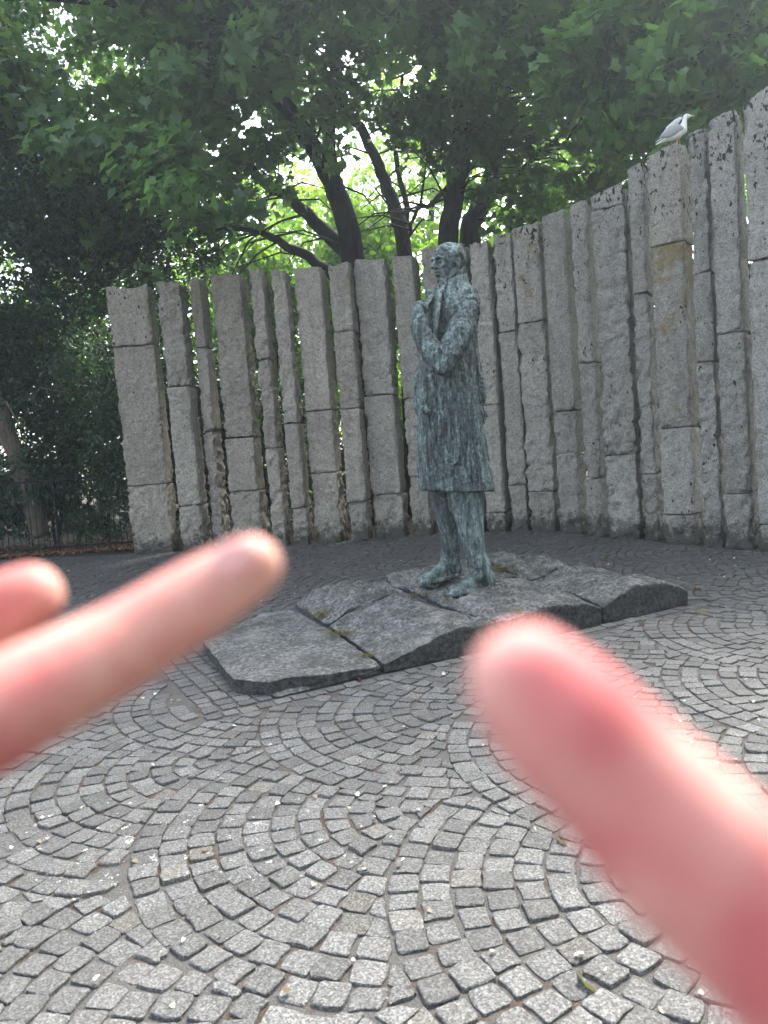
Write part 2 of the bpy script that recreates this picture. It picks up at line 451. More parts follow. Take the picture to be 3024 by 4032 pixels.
# pillar table, measured on the photograph: top-left, top-right, right edge of the shaded flank (x),
# foot: left corner, right corner (x), flank (x); y of the bed joints; lichen (dark, ochre, warm)
PIL = [
 ((407.1,1132.8),(572.1,1118.6),594.7,(525.8,2183.6),696.4,721.8,(1367.2,1915.3),(0.5,0.0,0.75)),
 ((597.5,1110.2),(699.2,1102.8),725.8,(719.0,2178.0),815.0,842.1,(1525.4,1994.4),(0.25,0.35,0.6)),
 ((726.3,1093.2),(781.1,1090.4),812.2,(843.3,2163.8),891.3,919.5,(1370.1,1700.6),(0.0,0.0,0.7)),
 ((815.0,1084.7),(936.5,1074.6),964.7,(922.4,2158.2),1043.8,1070.4,(1728.8,1937.9),(0.0,0.0,0.75)),
 ((967.6,1063.3),(1026.9,1059.3),1046.7,(1074.9,2155.4),1131.4,1154.0,(1416.9,1766.7),(0.0,0.0,0.7)),
 ((1049.5,1058.2),(1111.6,1054.2),1139.9,(1158.5,2149.7),1226,1240,(1669.5,2002.8),(0.0,0.0,0.7)),
 ((1141,1052),(1254.4,1045.6),1279.7,(1244.9,2140.5),1352.5,1372.8,(1621,1865),(0.0,0.15,0.65)),
 ((1281.0,1040.5),(1368.4,1034.2),1389.2,(1379.1,2134.2),1460.1,1472.8,(1308,1612,1979),(0.15,0.2,0.6)),
 ((1390.5,1018.4),(1504.4,1007.6),1529.7,(1475.9,2121.5),1599.4,1617.1,(1561,1949),(0.0,0.0,0.45)),
 ((1540.5,1008.9),(1624.7,1000.0),1644.9,(1623.4,2112.0),1695.6,1722.8,(1571,1878),(0.0,0.0,0.5)),
 ((1658,982),(1820,956),1843,(1735,2103),1896,1913,(1480,1930),(0.1,0.0,0.5)),
 ((1844.3,953.8),(1925.3,943.0),1943.0,(1919.0,2096.2),1988.6,2007.6,(1597,2020),(0.6,0.12,0.35)),
 ((1943.0,930.4),(2017.1,919.0),2036.1,(2010.8,2093.0),2074.1,2086.7,(1311,1911),(0.5,0.0,0.3)),
 ((2027.5,901.4),(2134.9,864.4),2145,(2085.9,2091.2),2176.1,2201.9,(1275,1937),(0.5,0.4,0.3)),
 ((2137.5,854.1),(2227.7,824.1),2251.7,(2203.6,2095.5),2287.8,2311.0,(1623,1790),(0.25,0.0,0.25)),
 ((2251.7,798.3),(2309.3,781.1),2324.7,(2313.6,2108.4),2373.7,2393.5,(1430,1885),(0.3,0.0,0.15)),
 ((2317.9,768.2),(2455.3,712.4),2472.5,(2395.2,2121.3),2513.7,2536.9,(832,1795),(1.0,0.0,0.1)),
 ((2470.8,669.4),(2532.6,645.4),2547.3,(2539.5,2125.6),2597.1,2613.4,(1159,1868),(0.75,0.0,0.05)),
 ((2547.3,622.2),(2678.7,557.7),2704.5,(2614.3,2138.5),2737.1,2771.5,(974,1689,2027),(0.7,1.0,0.1)),
 ((2704.5,519.1),(2780.1,489.0),2793.8,(2773.2,2155.7),2837.6,2855.7,(1077,1427),(0.7,0.0,0.0)),
 ((2792.1,471.8),(2897.8,424.6),2916.7,(2857.4,2162.5),2957.9,2986.3,(1318,1945),(0.9,0.2,0.0)),
 ((2916.7,390.2),(3050,310),3075,(2988.0,2172.9),3115,3140,(1030,2065),(0.8,0.0,0.0)),
]
WX, WY = [-9.0], [15.2]
for p in PIL:
    q = gp(*p[3]); WX.append(q[0]); WY.append(q[1])
WX += [5.0, 5.4, 8.0]; WY += [8.4, 7.2, 0.0]

def sheet(name, x0, x1, y0, y1, z, mat, nx=1, ny=1):
    X, Y = np.meshgrid(np.linspace(x0, x1, nx+1), np.linspace(y0, y1, ny+1))
    V = np.stack([X.ravel(), Y.ravel(), np.full(X.size, z)], 1)
    I = np.arange((nx+1)*(ny+1)).reshape(ny+1, nx+1)
    Fc = np.stack([I[:-1,:-1].ravel(), I[:-1,1:].ravel(), I[1:,1:].ravel(), I[1:,:-1].ravel()], 1)
    return tag(link(name, mesh_np(name, V, Fc), mat), kind='structure')
sheet('ground', -150, 150, -150, 150, -0.045, M_SOIL)
# thin haze volume added to stand in for lens glare
hb = MB(); hb.box((0, 0, 10.2), (155, 155, 11.4))
hm = bpy.data.materials.new('haze'); hm.use_nodes = True; hm.node_tree.nodes.remove(hm.node_tree.nodes['Principled BSDF'])
hv = hm.node_tree.nodes.new('ShaderNodeVolumePrincipled'); hv.inputs['Density'].default_value = 0.0023; hv.inputs['Anisotropy'].default_value = 0.55
hv.inputs['Color'].default_value = (0.80, 0.92, 1.0, 1)
hm.node_tree.links.new(hv.outputs[0], hm.node_tree.nodes['Material Output'].inputs['Volume'])
ho = hb.build('haze', hm, None, False); tag(ho, 'faint haze added in place of lens glare', None, None, 'stuff')
# plinth frame on the ground
PF0, PF1 = gp(1090, 2745), gp(2715, 2376)          # foot of the front edge
PU = (PF1 - PF0)[:2]; PLEN = np.linalg.norm(PU); PU = PU / PLEN
PV = np.array([-PU[1], PU[0]])                       # towards the back
def pl(u, v): return PF0[:2] + PU * u + PV * v

# paving bed (mortar and sand) up to the wall
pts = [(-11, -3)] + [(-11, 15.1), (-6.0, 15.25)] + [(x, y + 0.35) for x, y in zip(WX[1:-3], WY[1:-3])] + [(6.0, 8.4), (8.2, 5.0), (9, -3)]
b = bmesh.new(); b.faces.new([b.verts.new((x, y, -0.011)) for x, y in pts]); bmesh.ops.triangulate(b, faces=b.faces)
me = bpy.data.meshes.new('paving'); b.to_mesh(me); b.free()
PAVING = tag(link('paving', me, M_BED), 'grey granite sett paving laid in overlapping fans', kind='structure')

# fans
LA_, LB_ = np.array([1.06, -.70]), np.array([.32, 1.27])     # measured repeat of the fans on the ground
UU = -(LA_ + LB_); S_ = np.linalg.norm(UU) / 2; UU = UU / (2 * S_)
O_ = np.array([-1.07, 3.90]) - UU * .10
RAD = 1.235; PIT = 0.1123; NROW = 11
def fan_c(k, j):   # row k towards the fans' open side, j along the row
    m = (k - (k % 2)) // 2
    return O_ - (LA_ + LB_) * m + (LA_ - LB_) * j - LB_ * (k % 2)
# band of straight rows round the plinth
PW = 2.35  # plinth depth
def in_band(p, m):
    d = p - PF0[:2]; u = d @ PU; v = d @ PV
    return -0.55 - m < u < PLEN + 0.12 + m and -0.14 - m < v < PW + m
setts = []   # list of (polygon Nx2)
def quad_sett(c, ex, ey, hx, hy, jit=0.0042):
    q = []
    for sx, sy in ((-1,-1),(1,-1),(1,1),(-1,1)):
        q.append(c + ex * sx * hx + ey * sy * hy + rng.normal(0, jit, 2))
    return q
def vis_region(p):
    return p[1] < np.interp(p[0], WX, WY) + 0.15 and p[1] > 0.9 and abs(p[0]) < 1.8 + p[1] * 0.62 and p[0] < 6.2
for k in range(-22, 22):
    for j in range(-12, 13):
        c = fan_c(k, j)
        if not (-12 < c[0] < 10 and -2 < c[1] < 18): continue
        ups = [fan_c(kk, jj) for kk in (k-1, k-2, k-3) for jj in range(j-3, j+4)]
        ups = [u for u in ups if np.linalg.norm(u - c) < 2 * RAD]
        mates = [fan_c(k, j-1), fan_c(k, j+1)]
        mid = [((m_ + c) / 2, (m_ - c) / np.linalg.norm(m_ - c)) for m_ in mates if np.linalg.norm(m_ - c) < 2 * RAD]
        for r in range(NROW):
            rm = RAD - (r + 0.5) * PIT
            na = int(round(2 * math.pi * rm / 0.114))
            a0 = rng.uniform(0, 2 * math.pi)
            wv = rng.normal(0, 0.16, na)
            for a in range(na):
                th = a0 + 2 * math.pi * (a + 0.2 * wv[a]) / na
                er = np.array([math.cos(th), math.sin(th)]); et = np.array([-er[1], er[0]])
                p = c + er * rm
                if not vis_region(p): continue
                if in_band(p, 0.03): continue
                if any(np.linalg.norm(p - u) < RAD - 0.02 for u in ups): continue
                if any((p - m0) @ mn > 0.012 for m0, mn in mid): continue
                g = rng.uniform(0.009, 0.016)
                hx = (PIT - g) / 2; hy = (2 * math.pi * rm / na - rng.uniform(0.009, 0.016)) / 2
                q = quad_sett(p, er, et, hx, min(hy, 0.075))
                for i in range(4):
                    for u in ups:   # cut stones along the edge of the next fan
                        d = q[i] - u; L = np.linalg.norm(d)
                        if L < RAD + 0.006: q[i] = u + d / L * (RAD + 0.006)
                    for m0, mn in mid:
                        d = (q[i] - m0) @ mn
                        if d > -0.005: q[i] = q[i] - mn * (d + 0.005)
                ar = abs(sum(q[i][0]*q[(i+1)%4][1] - q[(i+1)%4][0]*q[i][1] for i in range(4))) / 2
                if ar < 0.0016: continue
                setts.append(q)
# straight rows along the plinth
for vv in np.arange(-0.085, -0.2, -0.115):
    u = -0.5
    while u < PLEN + 0.1:
        L = rng.uniform(0.105, 0.135); c = pl(u + L / 2, vv + rng.normal(0, 0.003)); setts.append(quad_sett(c, PU, PV, (L - 0.014) / 2, 0.049, 0.004)); u += L
for r, uu in enumerate((-0.07, -0.19, -0.31, -0.43)):
    v = -0.01
    while v < PW:
        L = rng.uniform(0.10, 0.13); c = pl(uu, v + L / 2); setts.append(quad_sett(c, PU, PV, 0.050, (L - 0.014) / 2, 0.004)); v += L
def sett_mesh(qs, name, npt=12):
    V, Fc, T = [], [], []
    for q in qs:
        q = np.array(q); c = q.mean(0)
        dist = np.linalg.norm(c)
        n = 12 if dist < 5.5 else 8
        out = []
        for i in range(4):
            a, b_, d = q[i-1], q[i], q[(i+1) % 4]
            ea = a - b_; eb = d - b_; la = np.linalg.norm(ea) + 1e-6; lb = np.linalg.norm(eb) + 1e-6
            k = min(0.009, 0.3 * la, 0.3 * lb) * rng.uniform(0.5, 1.3)
            out.append(b_ + ea / la * k); out.append(b_ + eb / lb * k)
            if n == 12: out.append((b_ + d) / 2 + rng.normal(0, 0.003, 2))
        out = np.array(out); z0 = rng.normal(0, 0.0028) + (rng.uniform(-0.006, 0) if rng.random() < 0.12 else 0)
        tl = rng.normal(0, 0.022, 2)
        base = len(V)
        for sc, dz, jj in ((0.86, 0.0, 0.0008), (0.975, -0.0012, 0.0012), (1.0, -0.0045, 0.0015), (1.02, -0.022, 0.0)):
            P = c + (out - c) * sc + (rng.normal(0, jj, out.shape) if jj else 0)
            for p in P: V.append((p[0], p[1], z0 + dz + (p - c) @ tl))
        t = rng.random(); T += [t] * (4 * n)
        Fc.append(tuple(base + i for i in range(n)))
        for rr in range(3):
            for i in range(n):
                k = (i + 1) % n
                Fc.append((base + rr*n + i, base + (rr+1)*n + i, base + (rr+1)*n + k, base + rr*n + k))
    return mesh_np(name, V, Fc, smooth=False, tone=T)
def sett_size(q):
    c = np.mean(q, 0); z = c @ _f[:2] if False else c[1]
    d = np.array([c[0], c[1], -CAMH]); zc = d @ _f
    sx = CX + F * (d @ RT) / zc; sy = CY - F * (d @ UP) / zc
    if not (0 < sx < 3024 and 0 < sy < 4032): return 0
    # hidden behind the fingers?
    if sy < 3.0 and 0: return 0
    return 0.1 * 0.1 / (zc * zc) * CAMH / zc
order = sorted(range(len(setts)), key=lambda i: -sett_size(setts[i]))
near = order[:300]; rest = order[300:]
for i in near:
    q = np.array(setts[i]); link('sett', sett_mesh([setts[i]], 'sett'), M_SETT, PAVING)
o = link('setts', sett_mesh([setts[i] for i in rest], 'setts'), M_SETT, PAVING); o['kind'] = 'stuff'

# ------------------------------------------------------------------ granite pillars
def rough_block(w, d, h, off, seed, cell=0.032, rough=1.0, top=False, taper=(0, 0)):
    """closed block 0..w, 0..d, 0..h with hewn faces; off shifts the noise"""
    nx, ny, nz = max(4, int(w / cell)), max(4, int(d / cell)), max(4, int(h / cell))
    ids = {}
    gridpts = []; faces = []
    def face(ax, side):
        A = [nx, ny, nz]; a, c = [(1, 2), (0, 2), (0, 1)][ax]
        na, nc = A[a], A[c]
        ia, ic = np.meshgrid(np.arange(na + 1), np.arange(nc + 1), indexing='ij')
        L = np.zeros(ia.shape + (3,), int); L[..., a] = ia; L[..., c] = ic; L[..., ax] = A[ax] * side
        key = (L[..., 0] * 4001 + L[..., 1]) * 4001 + L[..., 2]
        q = np.stack([key[:-1, :-1], key[1:, :-1], key[1:, 1:], key[:-1, 1:]], -1).reshape(-1, 4)
        if (side == 1) == (ax == 1): q = q[:, ::-1]
        return q
    Q = np.concatenate([face(ax, s) for ax in range(3) for s in (0, 1)])
    uniq, inv = np.unique(Q, return_inverse=True); Q = inv.reshape(-1, 4)
    L = np.stack([uniq // (4001 * 4001), (uniq // 4001) % 4001, uniq % 4001], 1).astype(float)
    P = L / np.array([nx, ny, nz]) * np.array([w, d, h])
    r = 0.013
    lo = np.full(3, r); hi = np.array([w, d, h]) - r
    inner = np.clip(P, lo, hi); N = P - inner; ln = np.linalg.norm(N, axis=1, keepdims=True); N = N / np.maximum(ln, 1e-9)
    P = inner + N * r
    G = P + np.array(off)
    edge = np.sort(np.minimum(P, np.array([w, d, h]) - P), axis=1)[:, 1]   # distance to nearest arris
    dsp = 0.014 * fbm(G * 2.6, 3, seed) + 0.017 * fbm(G * 9, 3, seed + 5) * rough + 0.011 * fbm(G * 24, 2, seed + 9)
    rid = 1 - np.abs(fbm(G * np.array([6, 6, 4.0]), 3, seed + 21)) * 2.4
    dsp -= 0.020 * rough * np.clip(rid, 0, 1) ** 2
    chip = np.clip(fbm(G * 7, 3, seed + 31) - 0.05, 0, 1) * np.exp(-(edge / 0.03) ** 2)
    dsp -= 0.11 * chip
    bedf = np.clip(np.abs(N[:, 2]), 0, 1)
    amp = np.where(bedf > 0.9, 0.25 if not top else 1.0, 1.0)
    P = P + N * (dsp * amp)[:, None]
    if top:   # weathered, slightly pitched head
        k = np.clip((P[:, 2] - h + min(0.6, h)) / min(0.6, h), 0, 1)
        P[:, 2] += k * (0.05 * vnoise(G[:, :3] * np.array([2.2, 2.2, 0]) + seed, seed) + taper[0] * (P[:, 0] / w - 0.5))
    return mesh_np('block', P, Q)
def pillar(i, PLc, phi, wd, dp, H, joints, lich, label, slope=0.0):
    fx = np.array([math.cos(phi), -math.sin(phi)]); fy = np.array([math.sin(phi), math.cos(phi)])
    root = thing('stone_pillar', label, 'pillar', (PLc[0], PLc[1], 0), 'granite pillars of the curved wall')
    root.rotation_euler = (0, 0, -phi)
    zs = [-0.03] + sorted(joints) + [H]
    prng = random.Random(100 + i)
    for k in range(len(zs) - 1):
        z0, z1 = zs[k], zs[k+1]
        last = k == len(zs) - 2
        j1 = 0.0 if last else 0.007
        rg = 1.9 if k == 0 or prng.random() < 0.25 else 0.8
        dw = prng.uniform(-0.008, 0.008)
        me = rough_block(wd + dw, dp, z1 - z0 - j1, (i * 13.7, k * 5.1, z0), 40 + i * 7 + k, top=last, rough=rg, taper=(slope, 0))
        ob = link('block', me, M_GRAN, root, (prng.uniform(-0.006, 0.006), prng.uniform(-0.014, 0.014), z0))
        lk = lich
        if i == 18: lk = (0.5, 1.0, 0.3) if k == 2 else (0.75, 0.30, 0.5) if k == 3 else (0.15, 0.0, 0.1)
        elif not last: lk = (lich[0] * 0.35, lich[1] * 0.8, lich[2])
        ob.color = (lk[0], lk[1], lk[2], 1)
        if i == 18 and k == 2: ob['label'] = 'block with a band of ochre lichen along its top'
    return root
P_LABELS = [
 'broad three-block granite pillar at the free left end of the wall, beside the iron railings',
 'granite pillar with small rusty spots on its long top block, second from the railings',
 'very slim granite pillar of three equal blocks, third from the railings',
 'broad granite pillar whose top block fills two thirds of it, fourth from the railings',
 'slim granite pillar, fifth from the railings, between a broad one and a scratched one',
 'slim granite pillar with faint chisel scratches, sixth from the railings, above the left fingertip',
 'medium granite pillar seventh from the railings, left of the trunk gap',
 'granite pillar of four short blocks with the forking trunk right behind it',
 'broad smooth granite pillar left of the bright green gap, its low joint near the foot',
 'granite pillar just left of the statue, right of the bright green gap',
 'broad granite pillar hidden behind the statue and its head',
 'granite pillar directly right of the statue head with dark specks on its top',
 'slim granite pillar second to the right of the statue, a joint at its upper third',
 'granite pillar with pale ochre streaks near its top, third right of the statue',
 'granite pillar with a pointed plain top and two close joints low down, fourth right of the statue',
 'narrow granite pillar fifth right of the statue, its front very slim',
 'broad pillar with black crusty lichen and a cracked cap block, two left of the gull pillar',
 'slim granite pillar just left of the one the gull stands on',
 'broad granite pillar with a bright ochre lichen band, the gull standing on its top',
 'narrow granite pillar just right of the gull',
 'tall granite pillar with mossy top, second right of the gull',
 'tallest looking granite pillar at the right edge of the photo, cut off by the frame',
]
GULL_AT = None
for i, p in enumerate(PIL):
    L = gp(*p[3])
    top = atY(p[0][0], p[0][1], L[1])
    H = top[2]
    def azr(x, y): d = ray(x, y); return d[0] / d[1]
    aM = 0.5 * (azr(p[4], p[3][1]) + azr(*p[1])); aS = 0.5 * (azr(p[5], p[3][1]) + azr(p[2], p[1][1]))
    aS = max(aS, aM + 0.004) + (0.0045 if i >= 10 else 0.0012)
    dp = 0.5
    lo_, hi_ = math.atan(aM) - 0.02, math.atan(aM) + 0.9
    for _ in range(40):
        phi = 0.5 * (lo_ + hi_)
        fx = np.array([math.cos(phi), -math.sin(phi)]); fy = np.array([math.sin(phi), math.cos(phi)])
        wd = (aM * L[1] - L[0]) / (fx[0] - aM * fx[1])
        bk = L[:2] + fx * wd + fy * dp
        if bk[0] / bk[1] < aS: lo_ = phi
        else: hi_ = phi
    Mt = atY(p[1][0], p[1][1], (L[:2] + fx * wd)[1])[2]
    slope = float(np.clip(Mt - H, -0.12, 0.22))
    jz = []
    for jy in p[6]:
        xx = p[3][0] + (p[0][0] - p[3][0]) * (p[3][1] - jy) / (p[3][1] - p[0][1])
        jz.append(atY(xx, jy, L[1])[2])
    pillar(i, L, phi, wd, dp, H + slope / 2, jz, p[7], P_LABELS[i], slope)
    if i == 18:
        fx = np.array([math.cos(phi), -math.sin(phi)]); fy = np.array([math.sin(phi), math.cos(phi)])
        GULL_AT = (L[:2] + fx * wd * 0.62 + fy * 0.20, H + slope * 0.62 + 0.015, phi)
    if i == 21: LAST = (L, phi, wd)
# the wall goes on outside the frame
L, phi, wd = LAST
cur = L[:2] + np.array([math.cos(phi), -math.sin(phi)]) * (wd + 0.03)
for k, (ww, lab) in enumerate(((0.30, 'narrow granite pillar just outside the right edge of the photo'), (0.5, 'broad granite pillar outside the photo, nearest to the camera on the right'))):
    phi += 0.06
    pillar(30 + k, (cur[0], cur[1], 0), phi, ww, 0.5, 5.2, (1.1 + k, 3.4), (0.5, 0, 0), lab)
    cur = cur + np.array([math.cos(phi), -math.sin(phi)]) * (ww + 0.03)

# ------------------------------------------------------------------ stone base under the statue
def zprof(u, v):
    f = np.interp(u, [-.25,0,.8,1.0,1.25,1.47,1.65,1.79,1.9,2.38,2.7,2.86,3.0,3.27,3.6,3.85,3.95], [.10,.11,.06,.11,.19,.235,.205,.20,.215,.255,.20,.13,.20,.275,.24,.13,.07])
    m = np.interp(u, [-.25,.8,.97,1.2,1.6,1.8,1.9,2.5,2.9,3.02,3.3,3.6,3.95], [.09,.11,.10,.20,.27,.16,.25,.27,.25,.19,.30,.28,.12])
    b_ = np.interp(u, [-.1,.93,1.0,1.3,1.7,1.95,2.5,3.02,3.12,3.5,3.95], [.08,.12,.22,.31,.30,.22,.27,.29,.42,.31,.12])
    t = np.clip(v / 1.2, 0, 1); t2 = np.clip((v - 1.2) / 0.9, 0, 1)
    z = f * (1 - t) + m * t
    return z * (1 - t2) + b_ * t2
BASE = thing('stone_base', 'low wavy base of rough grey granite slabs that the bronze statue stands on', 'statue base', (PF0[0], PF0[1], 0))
STONES = [
 ([(.0,0),(.785,.0),(.90,1.3),(.93,2.13),(.72,2.28),(-.06,1.62),(-.20,.30)], 'flat slab at the left front with a chipped corner'),
 ([(.805,0),(1.78,0),(1.81,1.17),(1.57,1.29),(.95,1.30)], 'slab rising like a wave to a crest'),
 ([(.95,1.33),(1.57,1.325),(1.82,1.21),(1.93,1.98),(1.55,2.22),(.96,2.13)], 'craggy mound with pitted top'),
 ([(1.80,0),(2.85,0),(3.0,1.13),(2.62,1.31),(1.86,1.18)], 'slab under the near foot, with drilled holes in its flank'),
 ([(1.87,1.22),(2.62,1.345),(2.99,1.17),(3.05,2.25),(2.15,2.5),(1.96,2.0)], 'pale slab under the far foot'),
 ([(2.87,0),(3.87,.0),(3.97,.88),(3.1,1.10),(3.02,1.12)], 'domed slab at the right end'),
 ([(3.03,1.15),(3.12,1.13),(3.97,.92),(3.99,1.65),(3.1,2.2)], 'raised ridge slab at the back right'),
]
for k, (poly, lab) in enumerate(STONES):
    mb = MB(); zh = 0.25
    c = np.mean(poly, 0)
    pp = [np.array(p) + (c - np.array(p)) / np.linalg.norm(c - np.array(p)) * 0.001 for p in poly]
    mb.loft([[(p[0], p[1], z) for p in pp] for z in (-0.03, zh)])
    def dsp(co, no, k=k):
        G = co + np.array([0, 0, k * 3.1])
        up_ = np.clip(no[:, 2], 0, 1)
        d = 0.026 * fbm(G * 3.2, 3, 60) + 0.022 * fbm(G * np.array([9, 9, 14]), 3, 61) + 0.011 * fbm(G * 27, 2, 62)
        if k in (2, 4, 6): d = d + up_ * (0.06 * fbm(G * 6, 3, 66) - 0.035 * np.clip(1 - np.abs(fbm(G * 5, 2, 67)) * 5, 0, 1))
        if k in (1, 3, 5): d = d - up_ * 0.035 * np.clip(1 - np.abs(fbm(G * np.array([3.0, 9, 5]), 2, 68)) * 6, 0, 1)
        return d * (0.35 + 0.65 * up_)
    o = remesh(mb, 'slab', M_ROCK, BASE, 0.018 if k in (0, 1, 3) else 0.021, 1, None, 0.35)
    me = o.data; n = len(me.vertices); co = np.empty(n*3, np.float32); me.vertices.foreach_get('co', co); co = co.reshape(-1, 3).astype(float)
    no = np.empty(n*3, np.float32); me.vertices.foreach_get('normal', no); no = no.reshape(-1, 3)
    co += no * dsp(co, no)[:, None]
    if k == 0:   # broken front left corner
        d = np.hypot((co[:, 0] - 0.10) / 0.16, (co[:, 1] + 0.02) / 0.08); co[:, 1] += 0.05 * np.clip(1.2 - d, 0, 1) * np.clip(co[:, 2] / .05, 0, 1)
    co[:, 2] = co[:, 2] / zh * zprof(co[:, 0], co[:, 1])
    if k == 3:   # drill holes
        pass
    xy = co[:, 0:1] * PU + co[:, 1:2] * PV
    co = np.concatenate([xy, co[:, 2:3]], 1)
    me.vertices.foreach_set('co', co.astype(np.float32).ravel()); me.update()
    o['label'] = lab

_q = [(.04,.04),(3.84,.04),(3.9,1.6),(3.1,2.1),(2.2,2.4),(1.0,2.05),(.75,2.2),(0,1.6),(-.12,.35)]
V_ = []; F_ = []; nu_, nv_ = 60, 34
for j in range(nv_ + 1):
    for i in range(nu_ + 1):
        v_ = 2.1 * j / nv_ + .05; ul = np.interp(v_, [0, .35, 1.6, 2.1], [.06, -.08, .06, .55]); ur = np.interp(v_, [0, .9, 1.6, 2.1], [3.78, 3.88, 3.86, 3.1]); u_ = ul + (ur - ul) * i / nu_
        p_ = PU * u_ + PV * v_; V_.append((p_[0], p_[1], max(.005, zprof(u_, v_) - .045)))
for j in range(nv_):
    for i in range(nu_): k_ = j * (nu_ + 1) + i; F_.append((k_, k_+1, k_+nu_+2, k_+nu_+1))
link('joint_filling', mesh_np('joint_filling', V_, np.array(F_)), M_BED, BASE)
# ------------------------------------------------------------------ bronze statue
Y0 = 7.05
ST = thing('bronze_statue', 'green patinated bronze statue of a standing man in a long coat clutching his lapel', 'statue', tuple(gp(1850, 2300, .27)))
OFF = np.array(ST.location)
def P(x, y, dy=0.0): return atY(x, y, Y0 + dy) - OFF
def ring(Lp, Rp, hd, dy=0.0, n=40, pw=2.4):
    a, b_ = P(Lp[0], Lp[1], dy), P(Rp[0], Rp[1], dy)
    c = (a + b_) / 2; ax = (b_ - a) / 2; ay = np.array([0, hd, 0]); out = []
    for q in np.linspace(0, 2*math.pi, n, endpoint=False):
        cs, sn = math.cos(q), math.sin(q)
        out.append(c + ax * math.copysign(abs(cs) ** (2/pw), cs) + ay * math.copysign(abs(sn) ** (2/pw), sn))
    return out
mb = MB()
mb.loft([ring(*r) for r in [
 ((1684,1930),(1945,1930),.27),((1672,1880),(1937,1870),.265),((1656,1780),(1915,1780),.25),((1650,1620),(1884,1620),.235),((1644,1500),(1870,1500),.225),
 ((1652,1400),(1866,1400),.23),((1668,1300),(1878,1300),.26),((1682,1240),(1886,1225),.285),((1692,1200),(1882,1182),.27),((1704,1172),(1866,1150),.21),((1716,1152),(1846,1128),.155)]])
# far panel of the open coat front
mb.loft([ring((1634,1480),(1700,1480),.07,.16,16),((ring((1634,1600),(1700,1600),.08,.16,16))),ring((1645,1640),(1700,1640),.07,.18,16),ring((1647,1850),(1705,1850),.09,.18,16),ring((1653,1929),(1710,1929),.09,.18,16)])
# upper arm and forearm
mb.tube([P(1846,1222,-.24), P(1815,1300,-.31), P(1775,1390,-.36), P(1745,1428,-.38)], [.088,.108,.104,.098], 18)
mb.tube([P(1738,1432,-.38), P(1690,1370,-.37), P(1658,1300,-.34), P(1650,1235,-.28)], [.100,.088,.070,.062], 18)
# hanging far arm
mb.tube([P(1822,1225,.25), P(1850,1400,.30), P(1868,1500,.30), P(1886,1570,.27)], [.09,.085,.07,.06], 14)
# lapels, pocket flap, front edge and seam ridges
mb.tube([P(1742,1120,-.13), P(1722,1170,-.22), P(1716,1230,-.26), P(1712,1290,-.27), P(1716,1340,-.28)], [.03,.032,.03,.024,.02], 8)
mb.tube([P(1705,1140,-.02), P(1688,1180,-.10), P(1672,1206,-.2)], [.03,.03,.026], 8)
mb.tube([P(1672,1500,-.20), P(1668,1600,-.22), P(1674,1750,-.23), P(1698,1925,-.22)], [.018,.022,.02,.018], 8)
mb.tube([P(1668,1612,-.23), P(1690,1622,-.25)], [.03,.022], 8)
mb.tube([P(1758,1822,-.29), P(1775,1832,-.29), P(1802,1820,-.28), P(1806,1760,-.27), P(1800,1700,-.26)], [.012,.014,.014,.012,.01], 6)
for x0, x1, ya, yb in ((1730,1722,1520,1900),(1765,1768,1500,1780),(1790,1800,1520,1926),(1835,1850,1500,1900),(1862,1890,1560,1915),(1700,1705,1540,1880)):
    mb.tube([P(x0, ya, -.235), P((x0+x1)/2 + 3, (ya+yb)/2, -.255), P(x1, yb, -.275)], [.006,.011,.008], 7)
def d_coat(co, no):
    z = co[:, 2]
    d = 0.016 * fbm(co * np.array([11, 11, 2.2]), 3, 70) + 0.014 * fbm(co * np.array([30, 30, 9]), 3, 71) + 0.009 * fbm(co * 55, 2, 72)
    sh = np.clip((z - 2.25) / 0.3, 0, 1)
    d = d + sh * 0.022 * fbm(co * np.array([26, 26, 14]), 3, 73)
    rid = np.clip(1 - np.abs(fbm(co * np.array([13, 13, 2.4]), 2, 74)) * 5, 0, 1)
    return d + 0.010 * rid
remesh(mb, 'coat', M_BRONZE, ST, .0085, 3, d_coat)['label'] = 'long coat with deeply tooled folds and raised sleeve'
mb = MB()
# chest inside the open lapels sits back in shadow
for pts, rad in ((([P(1752,1118,-.16), P(1728,1165,-.25), P(1722,1225,-.31), P(1714,1300,-.33), P(1706,1345,-.32)]), [.020,.030,.030,.024,.012]), ([P(1742,1128,-.12), P(1706,1160,-.19), P(1684,1196,-.27)], [.022,.030,.022]), ([P(1884,1232,-.18), P(1872,1205,-.22), P(1838,1180,-.22)], [.02,.03,.02])):
    mb.tube(pts, rad, 10, flat=(1, .6))
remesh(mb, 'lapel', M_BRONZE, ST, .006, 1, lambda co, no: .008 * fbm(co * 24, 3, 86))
# stand-up collar (open in front)
def collar():
    mb = MB(); rings = []
    outer = [((1690,1196),(1866,1160),.20),((1700,1165),(1850,1130),.175),((1714,1140),(1842,1104),.155),((1734,1124),(1840,1082),.145)]
    for k, r in enumerate(outer): rings.append(ring(*r, n=30, pw=2.1))
    for r in [((1746,1126),(1828,1088),.115),((1745,1145),(1822,1115),.09)]: rings.append(ring(*r, n=30, pw=2.1))
    mb.loft(rings)
    return mb
remesh(collar(), 'collar', M_BRONZE, ST, .007, 2, lambda co, no: 0.007 * fbm(co * 22, 3, 75) + .004 * fbm(co * 60, 2, 76))
